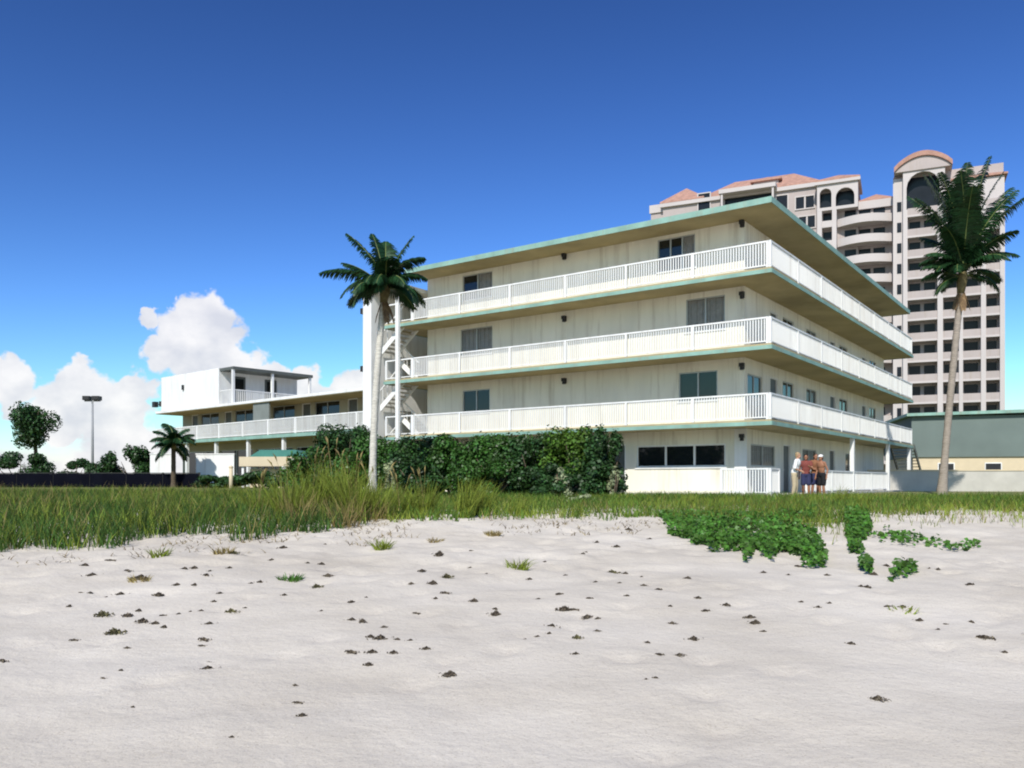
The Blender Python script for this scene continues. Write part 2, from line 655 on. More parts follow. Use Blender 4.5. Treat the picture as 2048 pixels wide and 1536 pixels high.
# ------------------------------------------------------------------ ground
def make_ground():
    xs = np.concatenate([[-6000, -2500, -1000, -400, -160, -80, -50, -34, -26, -22], np.arange(-19, 19.01, 0.13), [22, 26, 34, 50, 80, 160, 400, 1000, 2500, 6000]])
    ys = np.concatenate([[-400, -150, -60, -20, -6, 0, 1.5], np.arange(2.5, 24.01, 0.13), np.arange(24.5, 48, 1.0), [50, 55, 62, 75, 100, 150, 250, 500, 1200, 3000, 6000]])
    X, Y = np.meshgrid(xs, ys)
    Z = ground(X, Y)
    w = sstep(3, 5, Y) * (1 - sstep(21, 24, Y)) * (1 - sstep(17, 19, np.abs(X)))
    far = sstep(8, 14, Y)
    Z = Z + w * (0.030 * vnoise(X, Y, 0.8, 1) + (0.012 + 0.026 * far) * vnoise(X, Y, 2.6, 2) + (0.005 + 0.012 * far) * vnoise(X, Y, 6.0, 3))
    # old footprints
    rs = np.random.default_rng(5)
    for k in range(80):
        p = np.array([rs.uniform(-10, 10), rs.uniform(5.5, 18)])
        a = rs.uniform(0, 6.28)
        for j in range(rs.integers(3, 9)):
            p = p + 0.62 * np.array([math.cos(a), math.sin(a)]) + rs.normal(size=2) * 0.04
            q = p + (0.1 if j % 2 else -0.1) * np.array([-math.sin(a), math.cos(a)])
            d2 = ((X - q[0]) ** 2 + (Y - q[1]) ** 2)
            Z = Z - w * 0.046 * np.exp(-d2 / 0.014) + w * 0.012 * np.exp(-(np.sqrt(d2) - 0.24) ** 2 / 0.005)
    V = np.stack([X, Y, Z], -1).reshape(-1, 3)
    ny, nx = X.shape
    i, j = np.meshgrid(np.arange(nx - 1), np.arange(ny - 1))
    b = (j * nx + i).ravel()
    F = np.stack([b, b + 1, b + nx + 1, b + nx], 1)
    o = np_mesh('beach_sand', V, F, 'sand', kind='structure', smooth=True)
    o['label'] = 'pale trampled beach sand rising towards the dune'
    return o


from mathutils.bvhtree import BVHTree
SAND = make_ground()
SAND_BVH = BVHTree.FromPolygons([v.co.copy() for v in SAND.data.vertices], [tuple(p.vertices) for p in SAND.data.polygons])


def settle(p):
    """drop a point onto the real, trampled sand surface"""
    q = SAND_BVH.ray_cast(Vector((p.x, p.y, p.z + 3)), Vector((0, 0, -1)))[0]
    return q if q is not None else p



def make_lawn():
    xs = np.concatenate([np.linspace(-400, -40, 12), np.arange(-38, 38.1, 1.0), np.linspace(40, 400, 12)])
    rows = []
    ts = np.concatenate([np.linspace(0, 1, 14) ** 1.4 * 40, [60, 100, 200, 500, 1500]])
    for t in ts:
        y0 = 24.5 + 0.7 * np.sin(xs * 0.45) + 0.5 * np.sin(xs * 1.13 + 1)
        y = y0 + t
        rows.append(np.stack([xs, y, ground(xs, y) + 0.022], 1))
    V = np.concatenate(rows)
    nx = len(xs)
    i, j = np.meshgrid(np.arange(nx - 1), np.arange(len(ts) - 1))
    b = (j * nx + i).ravel()
    F = np.stack([b, b + 1, b + nx + 1, b + nx], 1)
    o = np_mesh('lawn', V, F, 'lawn_ground', kind='structure', smooth=True)
    o['label'] = 'thin yellow green lawn behind the dune grass'


make_lawn()

# ------------------------------------------------------------------ main apartment building
ANG = math.radians(54.23)
CORNER = Vector((9.38, 30.30, 0))
BRZ = ANG - math.pi / 2
FLOORS = [1.13, 3.87, 6.62, 9.37]        # finished floor heights
SLABB = [3.67, 6.42, 9.17]               # slab undersides
ROOFB = 11.70
WB = 1.6                                 # gallery depth
LF, LS = 17.35, 25.9                     # front and side gallery lengths
bld = thing('apartment_building', 'cream four storey apartment building with white railings and teal slab edges', 'building', CORNER, BRZ)
# local frame: x = -a (a runs left along the front), y = b (runs back along the side)


def wall_with_openings(mb, u0, u1, z0, z1, ops, axis, off, th):
    """wall along u with rectangular openings (u0,u1,z0,z1); axis 'x' = front wall, 'y' = side wall"""
    cuts = sorted({u0, u1, *[c for o in ops for c in o[:2]]})
    for p, q in zip(cuts[:-1], cuts[1:]):
        mid = (p + q) / 2
        zs = [(o[2], o[3]) for o in ops if o[0] < mid < o[1]]
        zz = [z0]
        for a, b in sorted(zs):
            zz += [a, b]
        zz.append(z1)
        for a, b in zip(zz[::2], zz[1::2]):
            if b - a > 1e-4:
                if axis == 'x':
                    mb.box(p, q, off, off + th, a, b)
                else:
                    mb.box(off - th, off, p, q, a, b)


def window(parent, axis, off, u0, u1, z0, z1, panes=2, look='dark', fr=0.05, framem='frame_metal', zsplit=False):
    """framed window set 8 cm into its wall; each pane its own mesh"""
    rec = 0.07
    out = 1 if axis == 'x' else -1

    def bx(p, q, d0, d1, a, b):
        if axis == 'x':
            return (p, q, off + d0, off + d1, a, b)
        return (off - d1, off - d0, p, q, a, b)
    w = MB()
    w.box(*bx(u0, u1, rec - 0.03, rec + 0.05, z0, z0 + fr))
    w.box(*bx(u0, u1, rec - 0.03, rec + 0.05, z1 - fr, z1))
    w.box(*bx(u0, u0 + fr, rec - 0.03, rec + 0.05, z0 + fr, z1 - fr))
    w.box(*bx(u1 - fr, u1, rec - 0.03, rec + 0.05, z0 + fr, z1 - fr))
    step = (u1 - u0 - 2 * fr) / panes
    for i in range(1, panes):
        c = u0 + fr + step * i
        w.box(*bx(c - fr * 0.6, c + fr * 0.6, rec - 0.03, rec + 0.05, z0 + fr, z1 - fr))
    win = w.build('window', framem, parent)
    for i in range(panes):
        p = u0 + fr + step * i + (fr * 0.6 if i else 0)
        q = u0 + fr + step * (i + 1) - (fr * 0.6 if i < panes - 1 else 0)
        lk = look[i % len(look)] if isinstance(look, (list, tuple)) else look
        part('pane', 'glass_clear' if lk == 'curtain' else 'glass_dark', win, bx(p, q, rec + 0.004, rec + 0.012, z0 + fr, z1 - fr))
        if lk == 'curtain':
            n = max(3, int((q - p) / 0.12))
            cb = MB()
            for k in range(n):
                a = p + (q - p) * k / n
                b = p + (q - p) * (k + 1) / n
                dd = 0.05 + 0.02 * (k % 2)
                cb.box(*bx(a, b - 0.004, rec + dd, rec + dd + 0.01, z0 + fr, z1 - fr))
            cb.build('curtain', 'curtain', win)
    if axis == 'x':
        part('sill', 'white_paint', win, bx(u0 - 0.05, u1 + 0.05, -0.05, rec - 0.035, z0 - 0.06, z0 - 0.002))
    return win


def door(parent, axis, off, u0, u1, z0, z1, m='door_paint'):
    rec = 0.08

    def bx(p, q, d0, d1, a, b):
        if axis == 'x':
            return (p, q, off + d0, off + d1, a, b)
        return (off - d1, off - d0, p, q, a, b)
    d = part('door', m, parent, bx(u0 + 0.06, u1 - 0.06, rec, rec + 0.05, z0, z1 - 0.06))
    part('door_frame', 'white_paint', d, bx(u0, u0 + 0.055, 0.02, rec + 0.06, z0, z1), bx(u1 - 0.055, u1, 0.02, rec + 0.06, z0, z1),
         bx(u0 + 0.055, u1 - 0.055, 0.02, rec + 0.06, z1 - 0.055, z1))
    part('handle', 'frame_metal', d, bx(u0 + 0.12, u0 + 0.22, rec - 0.05, rec - 0.002, z0 + 0.98, z0 + 1.02))
    return d


def build_main():
    # ---- roof and floor slabs
    part('roof', 'roof_gravel', bld, (-17.9, -0.03, 0.03, LS - 1.0, ROOFB + 0.055, ROOFB + 0.19))
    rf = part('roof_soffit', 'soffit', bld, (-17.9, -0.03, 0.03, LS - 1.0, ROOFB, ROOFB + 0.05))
    fa = MB()
    fa.box(-17.93, 0.0, 0.0, 0.028, ROOFB - 0.02, ROOFB + 0.2)
    fa.box(-0.028, 0.0, 0.03, LS - 1.0, ROOFB - 0.02, ROOFB + 0.2)
    fa.box(-17.93, -17.902, 0.03, LS - 1.0, ROOFB - 0.02, ROOFB + 0.2)
    fa.box(-17.93, 0.0, LS - 0.998, LS - 0.97, ROOFB - 0.02, ROOFB + 0.2)
    fa.build('roof_fascia', 'teal_paint', bld)
    for i, zb in enumerate(SLABB):
        sl = MB()
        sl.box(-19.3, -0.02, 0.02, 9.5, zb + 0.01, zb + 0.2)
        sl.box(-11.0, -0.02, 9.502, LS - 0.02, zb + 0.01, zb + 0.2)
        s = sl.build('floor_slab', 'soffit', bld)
        e = MB()
        e.box(-19.32, 0.0, -0.012, 0.018, zb - 0.01, zb + 0.13)
        e.box(-0.018, 0.012, 0.02, LS, zb - 0.01, zb + 0.13)
        e.box(-11.0, -0.02, LS - 0.018, LS + 0.012, zb - 0.01, zb + 0.13)
        e.box(-19.332, -19.302, 0.02, 9.5, zb - 0.01, zb + 0.13)
        e.build('slab_edge', 'teal_paint', s)
    # ---- walls and openings; front (axis x, u = x = -a)
    fw = {0: [(-6.25, -2.35, 2.2, 3.12), (-7.4, -6.75, 1.13, 3.2)],
          1: [(-4.34, -2.69, 4.85, 6.02), (-15.6, -13.95, 4.9, 6.02)],
          2: [(-4.02, -2.38, 7.62, 8.95), (-15.72, -13.8, 7.7, 8.98)],
          3: [(-5.28, -3.63, 10.22, 11.56), (-15.6, -13.8, 10.35, 11.56)]}
    tops = [SLABB[0] + 0.008, SLABB[1] + 0.008, SLABB[2] + 0.008, ROOFB - 0.002]
    for fl in range(4):
        z0 = FLOORS[fl] if fl else 0.6
        wm = MB()
        wall_with_openings(wm, -17.85, -WB, z0, tops[fl], fw[fl], 'x', WB, 0.2)
        wm.build('wall', 'stucco', bld)
        if fl == 0:
            window(bld, 'x', WB, *fw[0][0], panes=3, look='dark', fr=0.07, framem='white_paint')
            door(bld, 'x', WB, *fw[0][1], m='dim_door')
        else:
            look = {1: 'dark', 2: ['curtain', 'curtain'], 3: ['dark', 'dark', 'curtain']}[fl]
            window(bld, 'x', WB, *fw[fl][0], panes={1: 2, 2: 2, 3: 3}[fl], look=look)
            window(bld, 'x', WB, *fw[fl][1], panes=2, look={1: 'dark', 2: 'curtain', 3: ['dark', 'curtain']}[fl])
    # side (axis y, u = b), wall face at x = -WB, openings seen obliquely along the gallery
    for fl in range(4):
        z0 = FLOORS[fl]
        ops = []
        plan = []
        if fl in (0, 1):
            plan.append(('w', 2.3 if fl == 0 else 1.95, 5.2 if fl == 0 else 3.6, z0 + 1.1, z0 + 1.98, 2, 'curtain' if fl == 0 else 'dark'))
        if fl:
            plan += [('d', 4.6, 5.55, z0, z0 + 2.1, 1, ''), ('w', 6.2, 7.7, z0 + 0.95, z0 + 2.1, 2, 'dark'),
                     ('w', 9.6, 11.2, z0 + 0.95, z0 + 2.1, 2, 'curtain'), ('d', 13.6, 14.55, z0, z0 + 2.1, 1, ''), ('w', 15.3, 16.9, z0 + 0.95, z0 + 2.1, 2, 'dark'),
                     ('d', 20.1, 21.05, z0, z0 + 2.1, 1, ''), ('w', 21.8, 23.4, z0 + 0.95, z0 + 2.1, 2, 'dark')]
        else:
            plan += [('d', 6.3, 7.25, z0, z0 + 2.1, 1, ''), ('w', 9.0, 11.2, z0 + 0.95, z0 + 2.0, 2, 'curtain'), ('d', 13.5, 14.45, z0, z0 + 2.1, 1, ''),
                     ('w', 16.5, 18.3, z0 + 0.95, z0 + 2.0, 2, 'dark')]
        ops = [(p[1], p[2], p[3], p[4]) for p in plan]
        wm = MB()
        wall_with_openings(wm, WB + 0.2, LS - 0.4, z0 if fl else 0.6, tops[fl], ops, 'y', -WB, 0.2)
        wm.build('wall', 'stucco', bld)
        for k, u0, u1, a, b, n, lk in plan:
            if k == 'w':
                window(bld, 'y', -WB, u0, u1, a, b, panes=n, look=lk)
            else:
                door(bld, 'y', -WB, u0, u1, a, b, m='dim_door')
    # closing walls behind and inner dark core so that openings never show daylight by mistake
    cw = MB()
    cw.box(-17.85, -17.65, WB + 0.2, 8.0, 0.6, ROOFB - 0.002)
    cw.box(-17.65, -10.6, 7.8, 8.0, 0.6, ROOFB - 0.002)
    cw.box(-10.6, -10.4, 7.8, LS - 0.4, 0.6, ROOFB - 0.002)
    cw.box(-10.4, -WB - 0.2, LS - 0.6, LS - 0.4, 0.6, ROOFB - 0.002)
    cw.build('wall', 'stucco', bld)
    # ---- wall lamps
    for fl in range(4):
        for p in ((-9.75, WB - 0.001), (-1.66, WB - 0.001)):
            z = FLOORS[fl] + 2.2
            lm = MB()
            lm.box(p[0] - 0.07, p[0] + 0.07, p[1] - 0.03, p[1], z - 0.1, z + 0.12)
            lm.box(p[0] - 0.09, p[0] + 0.09, p[1] - 0.20, p[1] - 0.03, z - 0.02, z + 0.12)
            lm.box(p[0] - 0.06, p[0] + 0.06, p[1] - 0.17, p[1] - 0.05, z - 0.14, z - 0.021)
            lm.build('wall_lamp', 'dark_metal', bld)
    # ---- railings
    pick = MB().box(-0.02, 0.02, -0.018, 0.018, 0, 0.80).mesh('picket')
    pick.materials.append(M['white_paint'])
    far = MB()
    budget = [0]

    def railing(axis, off, u0, u1, zf, posts, near):
        """off = plane; u along x (front) or y (side)"""
        def bx(p, q, hw, a, b):
            if axis == 'x':
                return (p, q, off - hw, off + hw, a, b)
            return (off - hw, off + hw, p, q, a, b)
        top = part('railing', 'white_paint', bld, bx(u0, u1, 0.035, zf + 0.90, zf + 0.96))
        part('bottom_rail', 'white_paint', top, bx(u0, u1, 0.022, zf + 0.055, zf + 0.098))
        for p in posts:
            part('post', 'white_paint', top, bx(p - 0.045, p + 0.045, 0.045, zf, zf + 0.898))
        n = int((u1 - u0) / 0.105)
        for k in range(n):
            u = u0 + (k + 0.5) * (u1 - u0) / n
            if any(abs(u - p) < 0.07 for p in posts):
                continue
            if near(u) and budget[0] < 300:
                o = bpy.data.objects.new('picket', pick)
                COL.objects.link(o)
                o.parent = top
                o.location = (u, off, zf + 0.099) if axis == 'x' else (off, u, zf + 0.099)
                budget[0] += 1
            else:
                q = (u, off) if axis == 'x' else (off, u)
                far.box(q[0] - 0.02, q[0] + 0.02, q[1] - 0.018, q[1] + 0.018, zf + 0.099, zf + 0.899)
    for fl in (1, 2, 3):
        zf = SLABB[fl - 1] + 0.204
        railing('x', 0.075, -LF, -0.13, zf, [-0.075 - 2.87 * i - 0.1 for i in range(7)], lambda u: u > -6.6)
        railing('y', -0.075, 0.035, LS - 0.05, zf, [0.08 + 3.2 * i for i in range(9)], lambda u: u < 2.3)
    railing('x', 0.075, -1.95, -0.13, 1.15, [-1.9, -0.175], lambda u: True)
    railing('y', -0.075, 0.035, 1.05, 1.15, [0.08, 1.0], lambda u: True)
    railing('y', -0.075, 4.4, 19.0, 1.15, [4.45, 8.1, 11.8, 15.4, 18.95], lambda u: u < 5)
    far.build('pickets', 'white_paint', bld, kind='stuff')
    # ---- ground gallery: patio slab, posts
    part('patio_slab', 'concrete', bld, (-17.9, 0.35, -0.35, LS - 1, 0.55, 1.148))
    for a, b in ((-0.11, 11.8), (-0.11, 19.4), (-0.11, 25.2)):
        part('column', 'white_paint', bld, (a - 0.09, a + 0.09, b - 0.09, b + 0.09, 1.149, SLABB[0] + 0.008))
    # corner pier seen bright beside the ground floor windows
    part('pier', 'white_paint', bld, (-1.98, -1.5, WB - 0.06, WB - 0.003, 1.149, SLABB[0] - 0.01))
    # ---- stair tower at the left end of the front
    st = MB()
    st.box(-20.6, -20.02, -0.15, 4.2, 0.6, 11.0)
    st.build('stair_fin_wall', 'white_paint', bld)
    part('stair_back_wall', 'stucco', bld, (-20.01, -17.852, 4.0, 4.2, 0.6, 6.4), (-20.01, -19.05, 4.0, 4.2, 6.6, 9.15), (-18.25, -17.852, 4.0, 4.2, 6.6, 9.15),
         (-19.05, -18.25, 4.0, 4.2, 6.6, 7.55), (-19.05, -18.25, 4.0, 4.2, 8.75, 9.15), (-20.01, -17.852, 4.0, 4.2, 9.4, 11.0))
    for a in (-18.28,):
        part('stair_post', 'white_paint', bld, (a - 0.1, a + 0.1, -0.16, 0.04 - 0.055, 0.9, 11.0))
    for fl in (1, 2, 3):
        zf = SLABB[fl - 1] + 0.204
        # short landing railing next to the gallery
        railing('x', 0.09, -19.25, -LF - 0.06, zf, [-19.2, -17.5], lambda u: False)
    for fl in range(3):
        z0 = FLOORS[fl] if fl else 1.13
        z1 = FLOORS[fl + 1]
        zm = (z0 + z1) / 2
        n = 8
        for (xa, xb, ya, za, zb) in ((-18.3, -19.9, 1.5, z0, zm), (-19.9, -18.3, 0.42, zm, z1)):   # back half flight up to the landing, front one on up
            fl1 = MB()
            for k in range(n):
                xm = xa + (xb - xa) * (k + 0.5) / n
                z = za + (zb - za) * (k + 1) / n
                fl1.box(xm - 0.13, xm + 0.13, ya, ya + 0.95, z - 0.05, z)
            s = fl1.build('stair_flight', 'concrete', bld)
            sg = MB()
            pts = [(xa, za - 0.12), (xb, zb - 0.22), (xb, zb + 0.1), (xa, za + 0.2)]
            if xb < xa:
                pts = pts[::-1]
            for y in (ya - 0.035, ya + 0.985):
                sg.prism_y(pts, y - 0.03, y + 0.03)
            sg.build('stringer', 'white_paint', s)
            hr = MB()
            hr.bar((xa, ya - 0.035, za + 0.95), (xb, ya - 0.035, zb + 0.9), 0.05, 0.05)
            for k in range(5):
                q = (k + 0.5) / 5
                x = xa + (xb - xa) * q
                zz = za + (zb - za) * q
                hr.box(x - 0.012, x + 0.012, ya - 0.047, ya - 0.023, zz + 0.1, zz + 0.9)
            hr.build('handrail', 'white_paint', s)
    part('stair_roof', 'white_paint', bld, (-20.65, -17.95, -0.2, 4.25, 11.002, 11.2))
    # floodlight fittings on the fin
    for z in (10.2, 7.3):
        part('floodlight', 'dark_metal', bld, (-20.85, -20.602, -0.1, 0.2, z - 0.14, z + 0.14))
    # ---- outside stair at the far end of the side gallery
    so_ = MB()
    for k in range(14):
        y = LS + 0.05 + 0.27 * k
        z = SLABB[0] + 0.15 - 0.185 * (k + 1)
        so_.box(-1.25, 0.0, y, y + 0.28, z, z + 0.05)
    s = so_.build('outside_stair', 'concrete', bld)
    sg = MB()
    for x in (-1.28, 0.03):
        b = len(sg.v)
        y0, y1 = LS + 0.02, LS + 3.85
        zt, zb = SLABB[0] + 0.25, 1.05
        for dx in (-0.03, 0.03):
            sg.v += [(x + dx, y0, zt - 0.35), (x + dx, y0, zt), (x + dx, y1, zb + 0.3), (x + dx, y1, zb - 0.02)]
        sg.f += [(b, b + 1, b + 2, b + 3), (b + 7, b + 6, b + 5, b + 4), (b, b + 4, b + 5, b + 1), (b + 1, b + 5, b + 6, b + 2), (b + 2, b + 6, b + 7, b + 3), (b + 3, b + 7, b + 4, b)]
    sg.build('stringer', 'dim_door', s)


build_main()

# ------------------------------------------------------------------ low wing behind on the left
WO = Vector((-8.0, 46.3, 0))
WRZ = -math.atan2(0.661, 0.751)
wing = thing('motel_wing', 'long two storey gallery wing with a block on its roof, left of the stair tower', 'building', WO, WRZ)


def build_wing():
    Lw = 24.5
    base, s1, rf = 1.15, 4.35, 6.62
    part('roof', 'roof_gravel', wing, (-Lw, 0.3, 0.03, 9, rf + 0.055, rf + 0.2))
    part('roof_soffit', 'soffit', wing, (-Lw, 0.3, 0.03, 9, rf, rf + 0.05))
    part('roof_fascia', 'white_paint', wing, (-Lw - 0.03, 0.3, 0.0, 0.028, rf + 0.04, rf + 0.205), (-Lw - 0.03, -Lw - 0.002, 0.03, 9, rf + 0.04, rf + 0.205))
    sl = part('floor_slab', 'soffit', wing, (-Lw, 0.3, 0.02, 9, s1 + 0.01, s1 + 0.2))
    part('slab_edge', 'teal_paint', sl, (-Lw - 0.02, 0.3, -0.012, 0.018, s1 - 0.01, s1 + 0.203))
    for z0, z1 in ((base, s1 + 0.008), (s1 + 0.2, rf - 0.002)):
        ops, plan = [], []
        for k in range(5):
            u = -Lw + 1.4 + 4.7 * k
            plan.append(('d', u, u + 0.95, z0, z0 + 2.05))
            plan.append(('w', u + 1.4, u + 3.9, z0 + 0.6, z0 + 2.05))
        if z0 == base:
            plan = [('w', -Lw + 0.8 + 4.7 * k, -Lw + 5.1 + 4.7 * k, z0 + 0.1, z0 + 2.7) for k in range(5)]  # wide dark panes added to stand in for the ground gallery's shade
        ops = [p[1:] for p in plan]
        wm = MB()
        wall_with_openings(wm, -Lw + 0.05, 0.3, z0, z1, ops, 'x', 2.1, 0.2)
        wm.build('wall', 'wing_wall_shaded', wing)
        for p in plan:
            if p[0] == 'w':
                window(wing, 'x', 2.1, *p[1:], panes=2, look='dark')
            else:
                door(wing, 'x', 2.1, *p[1:], m='dim_door')
    cw = MB()
    cw.box(-Lw + 0.05, -Lw + 0.25, 2.302, 8.8, base, rf - 0.002)
    cw.box(-Lw + 0.25, 0.3, 8.6, 8.8, base, rf - 0.002)
    cw.build('wall', 'stucco', wing)
    zf = s1 + 0.204
    r = part('railing', 'white_paint', wing, (-Lw + 0.05, 0.2, 0.05, 0.12, zf + 0.90, zf + 0.97))
    part('bottom_rail', 'white_paint', r, (-Lw + 0.05, 0.2, 0.06, 0.11, zf + 0.05, zf + 0.1))
    pk = MB()
    n = 200
    for k in range(n):
        x = -Lw + 0.1 + (Lw + 0.05) * k / n
        if k % 24 > 0:
            pk.box(x - 0.025, x + 0.025, 0.07, 0.1, zf + 0.101, zf + 0.899)
    pk.build('pickets', 'white_paint', r, kind='stuff')
    for k in range(0, n, 24):
        x = -Lw + 0.1 + (Lw + 0.05) * k / n
        part('post', 'white_paint', r, (x - 0.06, x + 0.06, 0.04, 0.13, zf, zf + 0.899))
    for k in range(7):
        x = -Lw + 0.3 + 4.0 * k
        part('column', 'white_paint', wing, (x - 0.1, x + 0.1, 0.14, 0.34, base - 0.4, s1 + 0.008))
    # stair opening panel in the middle of the upper gallery
    part('stair_screen', 'door_paint', wing, (-11.5, -9.7, 0.14, 0.24, zf, rf - 0.003))
    # block on the roof
    bx0, bx1 = -Lw + 0.2, -16.1
    part('penthouse_wall', 'white_paint', wing, (bx0, bx1, 0.35, 6.6, rf + 0.202, 9.35))
    part('penthouse_roof', 'dim_door', wing, (bx1 - 0.3, bx1 + 1.75, 0.42, 6.75, 9.12, 9.32))
    zf = rf + 0.21
    pr = part('railing', 'white_paint', wing, (bx1 + 1.55, bx1 + 1.62, 0.45, 6.7, zf + 0.92, zf + 0.98), (bx1 + 0.02, bx1 + 1.549, 0.45, 0.52, zf + 0.92, zf + 0.98))
    pk = MB()
    for k in range(45):
        y = 0.5 + 6.1 * k / 44
        pk.box(bx1 + 1.565, bx1 + 1.605, y - 0.02, y + 0.02, zf, zf + 0.919)
    for k in range(9):
        x = bx1 + 0.1 + 1.4 * k / 9
        pk.box(x - 0.02, x + 0.02, 0.465, 0.505, zf, zf + 0.919)
    pk.build('pickets', 'white_paint', pr, kind='stuff')
    for y in (0.5, 3.5, 6.6):
        part('column', 'white_paint', wing, (bx1 + 1.5, bx1 + 1.66, y - 0.08, y + 0.08, zf, 9.119))
    for y in (1.4, 3.9):
        d = part('door', 'dim_door', wing, (bx1 + 0.003, bx1 + 0.05, y, y + 0.95, zf, zf + 2.05))
        part('pane', 'glass_dark', d, (bx1 + 0.052, bx1 + 0.06, y + 0.15, y + 0.8, zf + 1.1, zf + 1.9))
    part('wall_lamp', 'dark_metal', wing, (-21.0, -20.85, 0.22, 0.348, 8.2, 8.55))
    part('floodlight', 'dark_metal', wing, (-Lw - 0.75, -Lw - 0.35, 0.1, 0.4, 7.2, 7.6), (-Lw - 0.349, -Lw + 0.198, 0.22, 0.28, 7.35, 7.42), (-Lw + 0.14, -Lw + 0.196, 0.2, 0.35, 7.2, 7.6))


build_wing()

# ------------------------------------------------------------------ condominium tower far right
T_R = np.array([67.5, 122.0])
T_L = np.array([24.3, 142.0])
T_D = (T_R - T_L) / np.linalg.norm(T_R - T_L)          # along the facade, left to right
T_RZ = math.atan2(T_D[1], T_D[0])
tower = thing('condo_tower', 'tall beige condominium tower with stacked balconies, arches and orange tile roofs', 'tower', (T_L[0], T_L[1], 0), T_RZ)
T_IN = np.array([-T_D[1], T_D[0]])                     # into the building


def tw(px, py, v=0.0):
    """facade coordinates (u, z) of a sight line, v metres in front of the facade"""
    r = ray(px, py)
    P0 = T_L - T_IN * v
    A = np.array([[r[0], -T_D[0]], [r[1], -T_D[1]]])
    s, u = np.linalg.solve(A, P0)
    return u, EYE + s * r[2]


def tu(px, v=0.0):
    return tw(px, 500, v)[0]


def tz(px, py, v=0.0):
    return tw(px, py, v)[1]


def arch_wall(mb, u0, u1, z0, z1, openings, y0, y1):
    """wall slab in the xz plane with round-headed openings (uc, half width, sill z, spring z)"""
    ops = sorted(openings)
    edges = [u0]
    for uc, hw, s, sp in ops:
        edges += [uc - hw, uc + hw]
    edges.append(u1)
    for a, b in zip(edges[::2], edges[1::2]):
        mb.box(a, b, y0, y1, z0, z1)
    for uc, hw, s, sp in ops:
        if s > z0:
            mb.box(uc - hw, uc + hw, y0, y1, z0, s)
        n = 8
        for k in range(n):
            a0 = math.pi * k / n
            a1 = math.pi * (k + 1) / n
            xa, za = uc - hw * math.cos(a0), sp + hw * math.sin(a0)
            xb, zb = uc - hw * math.cos(a1), sp + hw * math.sin(a1)
            mb.prism_y([(xa, za), (xb, zb), (xb, z1), (xa, z1)], y0, y1)


def hip_roof(parent, x0, x1, y0, y1, z0, h, over=0.5, m='roof_tile', ridge=None):
    x0, x1, y0, y1 = x0 - over, x1 + over, y0 - over, y1 + over
    w = min(x1 - x0, y1 - y0) / 2 * 0.98
    if x1 - x0 > y1 - y0:
        a, b = (x0 + w, (y0 + y1) / 2), (x1 - w, (y0 + y1) / 2)
    else:
        a, b = ((x0 + x1) / 2, y0 + w), ((x0 + x1) / 2, y1 - w)
    mb = MB()
    mb.v = [(x0, y0, z0), (x1, y0, z0), (x1, y1, z0), (x0, y1, z0), (x0, y0, z0 + 0.25), (x1, y0, z0 + 0.25), (x1, y1, z0 + 0.25), (x0, y1, z0 + 0.25),
            (a[0], a[1], z0 + h), (b[0], b[1], z0 + h)]
    mb.f = [(3, 2, 1, 0), (0, 1, 5, 4), (1, 2, 6, 5), (2, 3, 7, 6), (3, 0, 4, 7)]
    if x1 - x0 > y1 - y0:
        mb.f += [(4, 5, 9, 8), (5, 6, 9), (6, 7, 8, 9), (7, 4, 8)]
    else:
        mb.f += [(4, 5, 8), (5, 6, 9, 8), (6, 7, 9), (7, 4, 8, 9)]
    return mb.build('roof', m, parent)


